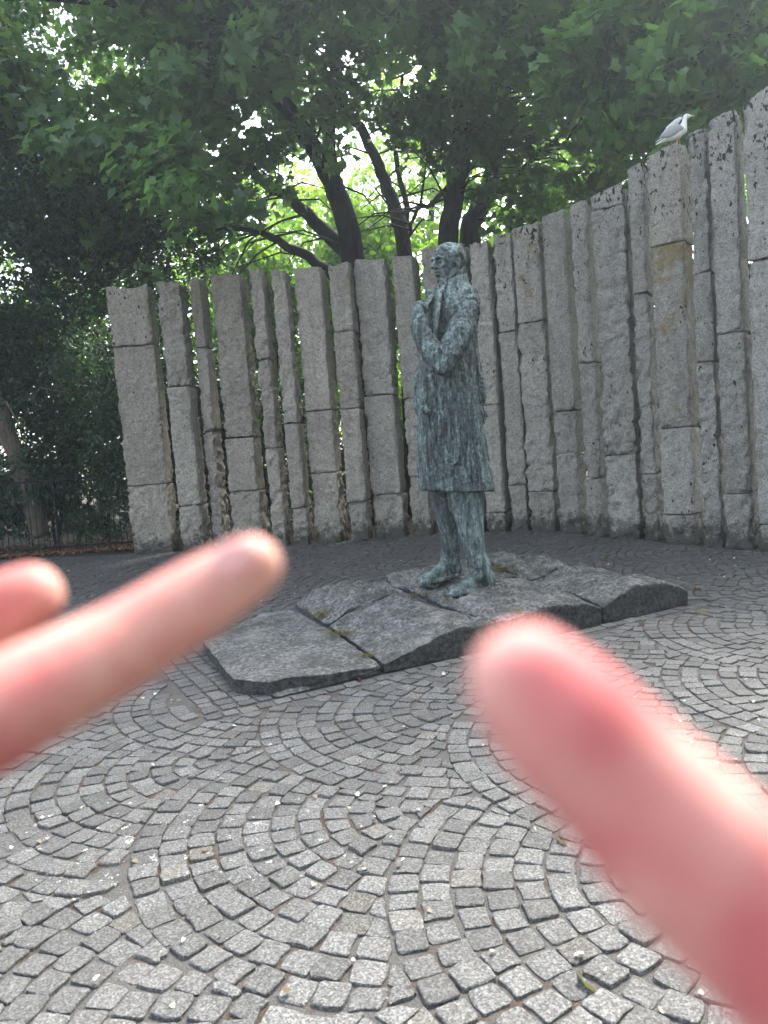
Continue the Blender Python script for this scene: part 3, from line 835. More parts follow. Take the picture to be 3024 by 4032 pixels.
# head
YAW = math.radians(32)
FH = np.array([-math.cos(YAW), -math.sin(YAW), 0.0]); LH = np.array([math.sin(YAW), -math.cos(YAW), 0.0]); ZH = np.array([0.03, 0, 1.0])
HC = P(1768, 1040, -.02)
RH = np.stack([FH, LH, ZH], 1)
def hl(f, l, z): return HC + FH * f + LH * l + ZH * z
mb = MB()
mb.ell(hl(-.010, 0, .035), (.138, .112, .128), RH, 20, 14)
mb.ell(hl(.050, 0, -.050), (.094, .084, .125), RH, 20, 14)
mb.ell(hl(.100, 0, -.150), (.036, .040, .032), RH)
for s in (1, -1):
    mb.tube([hl(-.005, s*.088, -.075), hl(.05, s*.066, -.135), hl(.098, s*.022, -.158)], [.026, .026, .022], 10)
    mb.ell(hl(.098, s*.052, -.030), (.032, .028, .026), RH)
    mb.tube([hl(.122, s*.076, .028), hl(.152, s*.042, .050), hl(.152, s*.012, .040)], [.010, .016, .013], 8)
    mb.ell(hl(.128, s*.040, .010), (.013, .020, .010), RH)
    mb.ell(hl(-.015, s*.116, -.012), (.030, .016, .048), RH)
    mb.ell(hl(-.008, s*.107, -.062), (.014, .012, .018), RH)
mb.ell(hl(.100, 0, .075), (.036, .066, .040), RH)
mb.tube([hl(.142, 0, .042), hl(.166, 0, .003), hl(.184, 0, -.038)], [.012, .014, .019], 8)
for s in (1, -1): mb.ell(hl(.158, s*.015, -.042), (.013, .010, .010), RH)
mb.ell(hl(.140, 0, -.078), (.020, .034, .009), RH); mb.ell(hl(.138, 0, -.102), (.020, .030, .011), RH)
mb.tube([hl(-.035, 0, -.08), hl(-.055, 0, -.30)], [.082, .09], 16)
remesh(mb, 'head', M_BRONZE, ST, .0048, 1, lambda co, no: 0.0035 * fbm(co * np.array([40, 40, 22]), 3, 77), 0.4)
mb = MB()
hr = random.Random(3)
for i in range(360):
    th = hr.uniform(0.02, 1.75); ph = hr.uniform(-math.pi, math.pi)
    if abs(ph) < 1.05 and th > 0.90: continue
    if abs(abs(ph) - 1.45) < 0.5 and th > 1.4: continue
    def sp(th, ph, k=1.0): return hl(-.010 + .140*k*math.sin(th)*math.cos(ph), .114*k*math.sin(th)*math.sin(ph), .035 + .130*k*math.cos(th))
    d = hr.uniform(-.25, .25)
    q = [sp(th, ph, 1.0), sp(th + .12, ph + d*.5, 1.10), sp(th + .24, ph + d, 1.11), sp(th + .34, ph + d*1.3, 1.05)]
    if th > 1.2: q = [sp(th - .2, ph, 1.05), sp(th, ph + d*.4, 1.10), sp(th + .2, ph + d*.6, 1.05)]
    mb.tube(q, [.010] + [.0135]*(len(q)-2) + [.007], 6)
mb.ell(hl(-.020, 0, .048), (.142, .119, .132), RH, 20, 14)
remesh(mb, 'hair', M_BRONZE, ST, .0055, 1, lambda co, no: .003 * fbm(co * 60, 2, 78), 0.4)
# hands
def hand_near():
    mb = MB()
    mb.tube([P(1650,1245,-.28), P(1652,1222,-.26)], [.055, .058], 12)
    mb.ell(P(1655,1213,-.25), (.052, .055, .042))
    for k in range(4):      # fingers closed round the lapel
        a = P(1640 + k*9, 1196 + k*2, -.245 - .012*k); b_ = P(1652 + k*9, 1190 + k*4, -.285); c = P(1667 + k*5, 1200 + k*6, -.30); d = P(1669 + k*4, 1213 + k*4, -.285)
        mb.tube([a, b_, c, d], [.018, .018, .016, .013], 8)
    mb.tube([P(1662,1232,-.27), P(1677,1218,-.26), P(1684,1204,-.24)], [.02, .018, .014], 8)
    return mb
remesh(hand_near(), 'hand', M_BRONZE, ST, .005, 1, lambda co, no: .004 * fbm(co * 35, 3, 79))['label'] = 'left hand closed on the lapel under the chin'
mb = MB()
mb.tube([P(1880,1560,.26), P(1888,1590,.26)], [.045, .04], 10); mb.ell(P(1891,1605,.26), (.036, .05, .055))
for k, (x, y, l) in enumerate(((1905,1668,.20),(1913,1652,.235),(1918,1640,.27),(1914,1628,.30))):
    a = P(1893, 1608, l); b_ = P((1893*1.1+x*.9)/2 + 2, (1608+y)/2 - 2, l); mb.tube([a, b_, P(x, y, l)], [.015, .013, .009], 8)
mb.tube([P(1888,1600,.2), P(1894,1625,.17), P(1897,1645,.17)], [.015, .013, .01], 8)
remesh(mb, 'hand', M_BRONZE, ST, .005, 1, lambda co, no: .003 * fbm(co * 35, 3, 80))['label'] = 'right hand hanging behind the coat with spread fingers'
# trousers
LT, LHL = gp(1772, 2322, .29) - OFF, gp(1932, 2290, .29) - OFF
RTO, RHL = gp(1664, 2276, .35) - OFF, gp(1800, 2243, .35) - OFF
ankL = LHL * .78 + LT * .22; ankR = RHL * .78 + RTO * .22
def leg(rows, c0, c1):
    mb = MB(); rg = []
    for (y, xl, xr, hd, t) in rows:
        Yd = (c0 * (1 - t) + c1 * t)
        a = atY(xl, y, Yd) - OFF; b_ = atY(xr, y, Yd) - OFF; c = (a + b_) / 2; ax = (b_ - a) / 2
        rg.append([c + ax * math.cos(q) + np.array([0, hd, 0]) * math.sin(q) for q in np.linspace(0, 2*math.pi, 24, endpoint=False)])
    mb.loft(rg); return mb
mb = leg([(1850,1750,1905,.14,0),(1930,1757,1908,.14,0),(1988,1766,1902,.13,.2),(2069,1798,1903,.12,.5),(2151,1822,1907,.108,.8),(2205,1836,1914,.10,1),(2232,1838,1917,.10,1)], Y0 - .02, ankL[1] + OFF[1])
m2 = leg([(1850,1672,1800,.13,0),(1930,1686,1788,.13,0),(1988,1703,1792,.12,.2),(2069,1727,1800,.11,.5),(2151,1741,1809,.105,.8),(2200,1742,1813,.10,1),(2222,1740,1815,.10,1)], Y0 + .16, ankR[1] + OFF[1])
def d_tr(co, no):
    return 0.010 * fbm(co * np.array([16, 16, 2.4]), 3, 81) + 0.008 * np.clip(1 - np.abs(fbm(co * np.array([19, 19, 3.2]), 2, 82)) * 5, 0, 1) + .005 * fbm(co * 50, 2, 83)
for q in (m2,): mb.add(q.v, q.f)
mb.ell(P(1800, 1800, .05), (.2, .2, .2))
remesh(mb, 'trousers', M_BRONZE, ST, .0085, 2, d_tr)
def shoe(T, Hh, ank, sc):
    mb = MB(); d = T - Hh; Lx = np.linalg.norm(d); d = d / Lx; s = np.cross(np.array([0, 0, 1.0]), d)
    R = np.stack([d, s, np.array([0, 0, 1.0])], 1)
    def q(t, h, o=0): return Hh + d * Lx * t + np.array([0, 0, h]) + s * o
    mb.ell(q(.08, .055), (.085*sc, .062*sc, .075*sc), R)
    mb.ell(q(.5, .05), (.26*Lx, .066*sc, .06*sc), R)
    mb.ell(q(.82, .045), (.2*Lx, .076*sc, .055*sc), R)
    mb.tube([q(.10, .09), q(.2, .16), q(.20, .24)], [.085*sc, .088*sc, .085*sc], 14)
    mb.tube([q(.22, .17), q(.45, .10), q(.7, .065)], [.075*sc, .062*sc, .05*sc], 12)
    rg = []
    for t in np.linspace(-.06, 1.06, 12):
        wv = (.062 + .022 * math.sin(max(0, min(1, t)) * math.pi * .9) + .008 * t) * sc * (1 - 0.75 * max(0, abs(t - .5) * 2 - .8) / .32)
        rg.append([q(t, zz, o) for o, zz in ((-wv, .0), (-wv, .035), (wv, .035), (wv, .0))])
    mb.loft(rg)
    for k in range(5): mb.tube([q(.3 + .07*k, .135 - .013*k, -.05), q(.31 + .07*k, .155 - .017*k, 0), q(.3 + .07*k, .135 - .013*k, .05)], [.007]*3, 5)
    return mb
for T, Hh, a, sc in ((LT, LHL, ankL, 1.0), (RTO, RHL, ankR, 1.0)):
    T = T.copy(); Hh = Hh.copy(); T[2] -= .065; Hh[2] -= .060
    remesh(shoe(T, Hh, a, sc), 'shoe', M_BRONZE, ST, .0075, 2, lambda co, no: .007 * fbm(co * 24, 3, 84) + .004 * fbm(co * 60, 2, 85))

# ------------------------------------------------------------------ gull
M_WHITE = mat_plain('white feathers', (0.80, 0.79, 0.77), 0.7, 0.06, 60)
M_WING = mat_plain('grey wing feathers', (0.42, 0.43, 0.44), 0.7, 0.12, 30)
M_BLACKF = mat_plain('black wing tips', (0.02, 0.02, 0.022), 0.6, 0.3)
M_BEAK = mat_plain('pink orange beak', (0.80, 0.36, 0.22), 0.45, 0.1)
gxy, gz, gphi = GULL_AT
GY = gxy[1]
gt = thing('gull', 'white gull with grey wings and an orange beak standing on top of the wall', 'bird', (float(gxy[0]), float(gxy[1]), gz))
GO = np.array(gt.location)
def G(x, y, dy=0.0): return atY(x, y, GY + dy) - GO
def zo(x, y): return 2550 + x * 210/1659, 430 + y * 170/1343
def Z(x, y, dy=0.0): return G(*zo(x, y), dy)
mb = MB()
mb.tube([Z(520,960,0), Z(720,870,0), Z(930,750,0), Z(1080,640,0)], [.022, .052, .072, .056], 16)
mb.tube([Z(1080,650,0), Z(1120,480,0), Z(1150,340,0), Z(1190,250,0)], [.062, .042, .030, .026], 14)
mb.ell(Z(1215,225,0), (.046, .034, .032)); mb.ell(Z(1290,215,0), (.03, .02, .017))
remesh(mb, 'body', M_WHITE, gt, .005, 3, lambda co, no: .0018 * fbm(co * 60, 2, 90))
mb = MB(); mb.tube([Z(1320,205,0), Z(1400,205,0), Z(1450,215,0)], [.012, .010, .005], 8); mb.build('beak', M_BEAK, gt)
mb = MB(); mb.ell(Z(1245,190,-.032), (.007, .004, .004)); mb.build('eye', M_BLACKF, gt)
def wing(dy, pts, nm_lab):
    mb = MB(); rings = []
    for (xa, ya, xb, yb, th) in pts:
        a = Z(xa, ya, dy); b_ = Z(xb, yb, dy * 1.35); c = (a + b_) / 2; ax = (b_ - a) / 2
        rings.append([c + ax * math.cos(q) + np.array([0, th, 0]) * math.sin(q) for q in np.linspace(0, 2*math.pi, 16, endpoint=False)])
    mb.loft(rings); return mb
remesh(wing(-.06, [(1130,560,1010,490,.012),(1090,650,900,440,.022),(850,800,660,520,.022),(640,890,520,680,.018),(480,900,420,800,.012),(370,920,350,870,.006)], ''), 'wing', M_WING, gt, .005, 2, lambda co, no: .002 * fbm(co * np.array([40, 90, 40]), 2, 91))['label'] = 'near wing folded along the body'
remesh(wing(.05, [(1090,245,1040,440,.012),(1000,240,930,450,.016),(850,320,800,520,.016),(640,500,640,640,.012),(500,640,470,780,.010),(430,760,400,830,.006)], ''), 'wing', M_WHITE, gt, .005, 2, None)['label'] = 'far wing half lifted'
mb = MB(); mb.tube([Z(560,600,.03), Z(440,740,.02), Z(290,930,.0)], [.010, .014, .008], 8, flat=(1, .5)); mb.build('wing_tip', M_BLACKF, gt)
mb = MB(); mb.tube([Z(1060,330,.01), Z(1020,400,0), Z(975,465,0)], [.01, .016, .006], 8); mb.build('wing_pit', M_BLACKF, gt)
mb = MB(); mb.tube([Z(600,950,0), Z(430,1010,0), Z(290,1090,0)], [.03, .028, .018], 10, flat=(1, .6)); mb.tube([Z(480,900,0), Z(350,960,.0), Z(250,1025,0)], [.014, .011, .006], 8, flat=(1, .6)); mb.build('tail', M_WHITE, gt)
for k, (fx_, dy) in enumerate(((900, -.03), (960, .03))):
    f0 = Z(fx_, 850, dy); f1 = np.array([f0[0] + .01, f0[1], 0.005])
    mb = MB(); mb.tube([f0, f1], [.006, .005], 6)
    for a in (-.4, 0, .4): mb.tube([f1, f1 + np.array([math.cos(a)*.05, math.sin(a)*.05, 0.003])], [.004, .003], 5)
    mb.build('leg', M_BEAK, gt)

# ------------------------------------------------------------------ foliage
_h = [(.22,-.05),(.48,-.06),(.43,.14),(.70,.44),(.43,.47),(.38,.66),(.17,.64)]
MAPLE = np.array([(0,.03)] + _h + [(0,1.0)] + [(-x, y) for x, y in _h[::-1]] + [(0,.32)], float)
MAPLE_T = np.array([(16, i, (i+1) % 16) for i in range(16)])
OVAL = np.array([(0,0),(.26,.30),(.24,.68),(0,1.0),(-.24,.68),(-.26,.30)], float)
OVAL_T = np.array([(0,1,2),(0,2,3),(0,3,4),(0,4,5)])
TRI5 = np.array([(0,0),(.48,.10),(.42,.62),(0,1.0),(-.42,.62),(-.48,.10)], float)
KINDS = {'maple': (MAPLE, MAPLE_T), 'oval': (OVAL, OVAL_T), 'big': (TRI5, OVAL_T)}
def leaf_local(kind):
    P2, T = KINDS[kind]
    z = 0.22 * np.abs(P2[:, 0]) - 0.28 * P2[:, 1] ** 2
    return np.column_stack([P2, z]), T
def orient(n, Nrm, Dir):
    Z_ = Nrm / np.linalg.norm(Nrm, axis=1, keepdims=True)
    Y_ = Dir - (Dir * Z_).sum(1, keepdims=True) * Z_; Y_ /= np.linalg.norm(Y_, axis=1, keepdims=True) + 1e-9
    X_ = np.cross(Y_, Z_)
    return X_, Y_, Z_
def clusters(ells, ncl, lpc, spread, seed, gap=-0.12, gapsc=0.5, droop=0.5, shell=0.5, holes=(), box=None):
    r = np.random.default_rng(seed); C_ = []
    wts = np.array([e[1][0]*e[1][1]*e[1][2] for e in ells]) ** 0.75; wts /= wts.sum()
    for e, wt in zip(ells, wts):
        n = int(ncl * wt * 1.8) + 4
        v = r.normal(size=(n, 3)); v /= np.linalg.norm(v, axis=1, keepdims=True)
        v *= (r.random(n) ** shell)[:, None] ** 0.8
        C_.append(np.array(e[0]) + v * np.array(e[1]))
    C_ = np.concatenate(C_)
    C_ = C_[fbm(C_ * gapsc, 2, seed + 3) > gap]
    C_ = C_[C_[:, 2] > 0.15]
    for hx, hy, hr, ymin in holes:    # openings towards the sky
        d = C_ - CAM; zc = d @ _f; sx = CX + F * (d @ RT) / zc; sy = CY - F * (d @ UP) / zc
        C_ = C_[~((np.hypot((sx - hx), (sy - hy)) < hr * (0.7 + 0.5 * r.random(len(C_)))) & (C_[:, 1] > ymin))]
    r.shuffle(C_); C_ = C_[:ncl]
    n = len(C_); base = r.normal(size=(n, 3)) * .45 + np.array([0, -0.15, 1.0])
    out = r.normal(size=(n, 3)); out[:, 2] = -droop
    idx = np.repeat(np.arange(n), lpc); m = len(idx)
    t = r.random(m)
    Pp = C_[idx] + out[idx] / np.linalg.norm(out[idx], axis=1, keepdims=True) * (t[:, None] - 0.3) * spread * 1.8 + r.normal(size=(m, 3)) * spread * np.array([.42, .42, .22])
    Nn = base[idx] + r.normal(size=(m, 3)) * 0.55
    Dd = out[idx] + r.normal(size=(m, 3)) * 0.7 + np.array([0, 0, -0.35])
    tone = np.clip(0.5 + 0.28 * r.normal(size=n)[idx] + 0.2 * r.normal(size=m), 0, 1)
    return Pp, Nn, Dd, tone, r
def leaves_mesh(name, Pp, Nn, Dd, tone, size, kind, r):
    L0, T = leaf_local(kind); n = len(Pp)
    X_, Y_, Z_ = orient(n, Nn, Dd); s = size * r.uniform(0.6, 1.25, n)
    V = Pp[:, None, :] + s[:, None, None] * (L0[None, :, 0:1] * X_[:, None, :] + L0[None, :, 1:2] * Y_[:, None, :] + L0[None, :, 2:3] * Z_[:, None, :])
    k = len(L0)
    Fc = (T[None] + (np.arange(n) * k)[:, None, None]).reshape(-1, 3)
    return mesh_np(name, V.reshape(-1, 3), Fc, True, np.repeat(tone, k))
def in_frame(Pp, mx=250):
    d = Pp - CAM; zc = d @ _f; sx = CX + F * (d @ RT) / np.maximum(zc, .1); sy = CY - F * (d @ UP) / np.maximum(zc, .1)
    return (zc > 0.3) & (sx > -mx) & (sx < 3024 + mx) & (sy > -mx) & (sy < 4032)
NLEAF = 0
LEAFM = {}
def leaf_single(L0, T, tn): return mesh_np('leaf', L0, T, True, np.full(len(L0), tn))
def crown(parent, mat, ells, ncl, lpc, size, kind, seed, spread=0.35, name='crown', singles=0, **kw):
    global NLEAF
    Pp, Nn, Dd, tone, r = clusters(ells, ncl, lpc, spread, seed, **kw)
    # where the photograph cannot look, fewer and larger leaves give the same shade
    vis = in_frame(Pp); keep = vis | (r.random(len(Pp)) < 0.22)
    sz = np.where(vis, 1.0, 2.0)[keep]
    off = np.array(parent.location)
    if singles:      # the leaves that show largest are leaves of their own
        d = np.linalg.norm(Pp - CAM, axis=1); cand = np.where(in_frame(Pp, -40) & keep)[0]; cand = cand[np.argsort(d[cand])][:singles * 3]
        cand = r.permutation(cand)[:singles]
        L0, T = leaf_local(kind)
        if kind not in LEAFM:
            LEAFM[kind] = [leaf_single(L0, T, tn) for tn in (.1, .35, .6, .85, 1.0)]
        X_, Y_, Z_ = orient(len(cand), Nn[cand], Dd[cand])
        for q_, i in enumerate(cand):
            k_ = int(tone[i] * 4.99); key = (kind, k_, mat.name)
            if key not in LEAFM: me_ = LEAFM[kind][k_].copy(); me_.materials.append(mat); LEAFM[key] = me_
            o_ = bpy.data.objects.new('leaf', LEAFM[key]); COL.objects.link(o_); o_.parent = parent
            sc_ = size * r.uniform(.85, 1.3); M_ = Matrix(np.vstack([np.column_stack([X_[q_]*sc_, Y_[q_]*sc_, Z_[q_]*sc_, Pp[i] - off]), [0, 0, 0, 1]]).tolist()); o_.matrix_local = M_
        keep = keep.copy(); keep[cand] = False; sz = np.where(vis, 1.0, 2.0)[keep]
    L0, T = leaf_local(kind); Pp, Nn, Dd, tone = Pp[keep] - off, Nn[keep], Dd[keep], tone[keep]
    n = len(Pp); NLEAF += n * len(T)
    X_, Y_, Z_ = orient(n, Nn, Dd); s = size * r.uniform(0.6, 1.25, n) * sz
    V = Pp[:, None, :] + s[:, None, None] * (L0[None, :, 0:1] * X_[:, None, :] + L0[None, :, 1:2] * Y_[:, None, :] + L0[None, :, 2:3] * Z_[:, None, :])
    k = len(L0); Fc = (T[None] + (np.arange(n) * k)[:, None, None]).reshape(-1, 3)
    o = link(name, mesh_np(name, V.reshape(-1, 3), Fc, True, np.repeat(tone, k)), mat, parent)
    o['kind'] = 'stuff'
    return o
def limb(mb, pts, r0, r1, n=10, wob=0.0, seed=0):
    pts = [np.array(p, float) for p in pts]; out = []; rr = np.random.default_rng(seed)
    m = (len(pts) - 1) * 4
    for i in range(m + 1):     # Catmull-Rom
        t = i / 4; k = min(int(t), len(pts) - 2); u = t - k
        p0, p1, p2, p3 = pts[max(k-1, 0)], pts[k], pts[k+1], pts[min(k+2, len(pts)-1)]
        q = 0.5 * ((2*p1) + (-p0+p2)*u + (2*p0-5*p1+4*p2-p3)*u*u + (-p0+3*p1-3*p2+p3)*u**3)
        out.append(q + rr.normal(0, wob, 3))
    rad = [r0 + (r1 - r0) * (i / m) ** 0.8 for i in range(m + 1)]
    mb.tube(out, rad, n)
    return out
def twigs(mb, path, n, L, seed, r=0.02):
    rr = np.random.default_rng(seed)
    for i in range(n):
        p = path[rr.integers(len(path) // 3, len(path))]
        d = rr.normal(size=3); d[2] = abs(d[2]) * 0.3 - 0.1; d /= np.linalg.norm(d)
        q = p + d * L * rr.uniform(.3, .6) + rr.normal(0, .08, 3); e = q + d * L * .5 + np.array([0, 0, -.25]) * L + rr.normal(0, .12, 3)
        mb.tube([p, q, e], [r, r * .65, r * .25], 5, round_end=False)
def tree(name, label, cat, base, stems, bark, crowns, seed, group=None, r_tw=0.03, tw=(10, 1.6)):
    t = thing(name, label, cat, (base[0], base[1], -0.04), group)
    mb = MB(); off = np.array(t.location)
    for k, (pts, r0, r1) in enumerate(stems):
        path = limb(mb, [np.array(p) - off for p in pts], r0, r1, 12, 0.02, seed + k)
        twigs(mb, path, tw[0], tw[1], seed + 50 + k, r_tw)
    mb.build('trunk', bark, t)
    for k, c in enumerate(crowns):
        crown(t, *c[:-1], seed=seed + 7 * k + 1, **c[-1])
    return t
def S(x, y, Y): return atY(x, y, Y)
GAPS = [(1290, 830, 80, 15), (1180, 760, 50, 15), (1110, 880, 50, 15), (1530, 640, 90, 15), (1330, 690, 60, 15), (1620, 250, 60, 15), (1730, 690, 55, 15), (1420, 60, 60, 15), (1050, 120, 60, 15), (2180, 560, 45, 15), (2380, 640, 40, 15), (830, 950, 40, 15), (240, 820, 26, 12), (330, 1010, 30, 12), (1560, 1560, 45, 12), (1570, 1750, 40, 12), (2900, 40, 80, 12), (210, 300, 45, 12), (1250, 960, 70, 15), (700, 640, 30, 12)]
# multi-stemmed tree behind the left half of the wall
Ya = 17.2
bA = S(1420, 1500, Ya)
tree('plane_tree', 'large dark multi-stemmed tree forking just above the wall, its stems leaning left', 'tree', (bA[0], bA[1]),
  [([S(1455,2080,Ya), S(1435,1500,Ya), S(1400,1060,Ya), S(1340,800,Ya), S(1265,640,Ya), S(1110,400,Ya-.5), S(930,230,Ya-1), S(720,80,Ya-1.5)], .36, .11),
   ([S(1420,1250,Ya), S(1385,1040,Ya+.2), S(1270,900,Ya+.3), S(1150,790,Ya+.3), S(1040,720,Ya), S(900,540,Ya-.6)], .25, .06),
   ([S(1400,1180,Ya), S(1290,1065,Ya+.2), S(1130,970,Ya+.3), S(1000,905,Ya), S(880,900,Ya-.8)], .17, .05),
   ([S(1330,800,Ya), S(1300,500,Ya+.2), S(1330,200,Ya+.3), S(1290,-200,Ya)], .14, .06)],
  M_BARK,
  [(M_MAPLE, [((-4.2,16.2,9.5),(4.2,2.6,3.6)), ((-1.2,16.8,11.5),(3.2,2.6,3.2)), ((-3.0,18.5,13.5),(4.5,3.5,3.5))], 1000, 28, .19, 'maple', dict(spread=.42, holes=GAPS, gap=-.05))], 11)
Yb = 18.2
tree('plane_tree', 'slim dark tree rising between the forked tree and the statue head, leaning left', 'tree', (S(1610,1500,Yb)[0], Yb),
  [([S(1630,2060,Yb), S(1615,1400,Yb), S(1590,960,Yb), S(1540,780,Yb), S(1490,650,Yb), S(1420,500,Yb), S(1350,420,Yb-.4), S(1300,200,Yb-.8)], .24, .07),
   ([S(1590,960,Yb), S(1600,820,Yb+.3), S(1560,600,Yb+.4), S(1590,300,Yb+.4)], .10, .04)],
  M_BARK, [(M_MAPLE, [((0.2,18.6,11.5),(2.6,2.2,2.8))], 260, 26, .19, 'maple', dict(spread=.42, holes=GAPS, gap=0.0))], 31)
Yc = 16.8
tree('plane_tree', 'straight dark trunk rising directly behind the statue head into the leaves', 'tree', (S(1790,1500,Yc)[0], Yc),
  [([S(1800,2040,Yc), S(1775,1400,Yc), S(1768,970,Yc), S(1785,800,Yc), S(1815,620,Yc), S(1812,400,Yc), S(1800,150,Yc), S(1800,-200,Yc)], .27, .14),
   ([S(1815,560,Yc), S(1880,440,Yc-.2), S(1960,385,Yc-.3), S(2060,300,Yc-.6)], .12, .05),
   ([S(1800,700,Yc), S(1700,800,Yc+.3), S(1640,830,Yc+.3), S(1620,920,Yc+.3)], .07, .03)],
  M_BARK, [(M_MAPLE, [((2.2,16.2,10.2),(3.2,2.2,3.0)), ((1.5,17.5,13.5),(3.5,3,3))], 560, 28, .19, 'maple', dict(spread=.42, holes=GAPS, gap=-.02))], 51)
Yd = 18.6
tree('plane_tree', 'thick dark trunk right of the statue head, curving to the right above the wall', 'tree', (S(1870,1500,Yd)[0], Yd),
  [([S(1880,2030,Yd), S(1855,1400,Yd), S(1850,950,Yd), S(1880,830,Yd), S(1935,700,Yd), S(1960,520,Yd), S(1975,380,Yd), S(1990,100,Yd)], .34, .12),
   ([S(1900,800,Yd), S(2010,730,Yd), S(2120,600,Yd-.5), S(2230,560,Yd-1)], .09, .03)],
  M_BARK, [(M_MAPLE, [((5.2,17.2,9.0),(3.4,2.4,3.6)), ((7.5,16.5,11.5),(3.2,3,4))], 760, 28, .19, 'maple', dict(spread=.42, holes=GAPS, gap=-.02))], 71)
# nearest tree: boughs hanging over the right half of the wall
nt_ = tree('plane_tree', 'leafy tree reaching over the right end of the wall with broad lobed leaves', 'tree', (9.2, 14.2),
  [([(9.2,14.2,-.1),(9.0,14.0,3.0),(8.3,13.6,6.0),(7.0,13.2,8.5),(5.0,12.8,10.5)], .34, .10), ([(8.3,13.6,6.0),(6.8,12.8,7.6),(4.8,12.3,8.6),(2.8,12.2,8.9)], .14, .04), ([(8.8,13.9,4.8),(9.2,12.5,7.5),(8,11,10)], .14, .05)],
  M_BARK, [(M_SUNLEAF, [((5.8,12.8,8.3),(3.2,1.7,2.5)), ((2.7,12.8,9.3),(2.6,1.5,1.7)), ((4.0,12.5,11.3),(3.6,2.0,1.6))], 820, 26, .20, 'maple', dict(spread=.42, gap=-.16, droop=.6, singles=300))], 91)
# bough of another plane tree over the left half
lt_ = tree('plane_tree', 'plane tree whose drooping boughs of lobed leaves hang in the upper left', 'tree', (-9.5, 12.0),
  [([(-9.5,12,-.1),(-9.3,12.1,4),(-8.4,12.3,8),(-6,12.6,10.4),(-3,12.8,11.2)], .38, .10), ([(-8.4,12.3,8),(-6,12.6,9.0),(-3.6,12.8,8.9),(-2.2,12.8,8.0)], .13, .02)],
  M_BARK, [(M_MAPLE, [((-4.6,12.8,9.2),(3.2,1.6,1.9)), ((-2.4,13.0,8.6),(1.7,1.2,1.3)), (tuple(S(810,770,12.6)),(.62,.4,.32)), (tuple(S(640,610,12.8)),(.9,.5,.45)), (tuple(S(600,1105,14.6)),(.35,.25,.12)), (tuple(S(300,560,13.2)),(1.1,.5,.45)), ((-1.0,12.6,10.0),(3.0,1.8,1.5)), ((-4.0,12.0,12.5),(6,3,2.2))], 900, 26, .20, 'maple', dict(spread=.40, gap=-.14, droop=.8, singles=300))], 111)
# small-leaved dark tree on the far left, down to the ground
tree('elm_tree', 'small-leaved dark tree filling the left edge above the railings', 'tree', (-9.8, 18.0),
  [([S(150,2080,16.9), S(120,1960,16.8), S(72,1835,16.6), S(28,1700,16.4), S(-20,1560,16.2), S(-120,1250,16.2), S(-100,600,17)], .21, .15)],
  M_BARK2, [(M_ELM, [((-8.6,17.6,3.2),(2.6,.9,2.6)), ((-7.6,15.6,7.2),(2.6,1.5,3.0)), ((-6.6,16.8,4.4),(2.8,1.3,2.9)), ((-9.4,16.5,8.5),(3.0,2.5,5.0)), ((-5.2,17.3,6.6),(2.2,1.2,1.7)), ((-8.0,14.6,9.8),(2.4,1.6,2.2)), ((-8.2,16.8,2.4),(2.6,.9,2.0))], 2700, 46, .12, 'oval', dict(spread=.42, gap=-.22, droop=.5, holes=GAPS[-9:] + [(35, 1690, 110, 0)]))], 131)
# trees farther off, sunlit from behind
BGAPS = [(1265, 840, 36, 15), (1130, 900, 30, 15), (1340, 700, 24, 15), (1530, 640, 26, 15), (1620, 250, 30, 15), (1050, 120, 36, 15), (1730, 690, 26, 15), (3000, 60, 90, 12)]
BG = [(-13.5, 19.5, 'dense dark tree standing close behind the left railings', M_ELM, .15, 'oval'), (-9.0, 22, 'dense dark tree behind the first pillars at the left', M_ELM, .15, 'oval'),
      (-15, 26, 'tall dark tree at the far left behind the small-leaved tree', M_ELM, .16, 'oval'),
      (-8.5, 27, 'sunlit tree far behind the left part of the wall', M_BACK, .17, 'big'),
      (-3.0, 30, 'distant bright green tree seen between the leaning stems', M_BACK, .17, 'big'),
      (2.5, 28, 'distant yellow-green tree behind the statue head', M_BACK, .17, 'big'),
      (8.0, 26, 'distant bright green tree behind the middle of the right-hand wall', M_BACK, .17, 'big'),
      (13.5, 23, 'distant green tree behind the gull', M_BACK, .17, 'big'),
      (19, 19, 'green tree behind the tallest pillars at the right', M_BACK, .18, 'big')]
for k, (x, y, lab, mt, sz, kd) in enumerate(BG):
    hgt = 15 if k not in (4, 7, 8) else 12.5
    ells = [((x, y, hgt * .62), (4.2, 3.0, hgt * .40)), ((x - 1.5, y - 1, hgt * .3), (3.3, 2.2, hgt * .24)), ((x + 1.5, y - .5, hgt * .26), (3.3, 2.2, hgt * .22))]
    tree('background_tree', lab, 'tree', (x, y), [([(x, y, -.1), (x + .2, y, 4), (x - .2, y, 8), (x + .3, y, 12)], .30, .08), ([(x + .2, y, 4), (x + 1.5, y - .5, 7), (x + 2.4, y - .6, 10)], .14, .04)],
         M_BARK, [(mt, ells, 640, 26, sz, kd, dict(spread=.55, gap=-.08, gapsc=.4, holes=BGAPS))], 200 + 20 * k, 'trees far behind the wall', .03, (8, 1.8))
for k, (x, y, hh, lab) in enumerate([(-2.6, 23.5, 9.5, 'young sunlit tree filling the view between the leaning stems'), (1.0, 24.0, 10.5, 'young sunlit tree behind the slim trunk'), (4.6, 22.5, 9.5, 'young sunlit tree right of the thick curved trunk')]):
    tree('young_tree', lab, 'tree', (x, y), [([(x, y, -.1), (x + .2, y, 4), (x - .1, y, 7)], .12, .04)], M_BARK, [(M_BACK, [((x, y, hh * .66), (2.5, 1.4, hh * .44))], 420, 28, .16, 'big', dict(spread=.5, gap=-.1, holes=BGAPS))], 700 + 20 * k, 'trees far behind the wall')
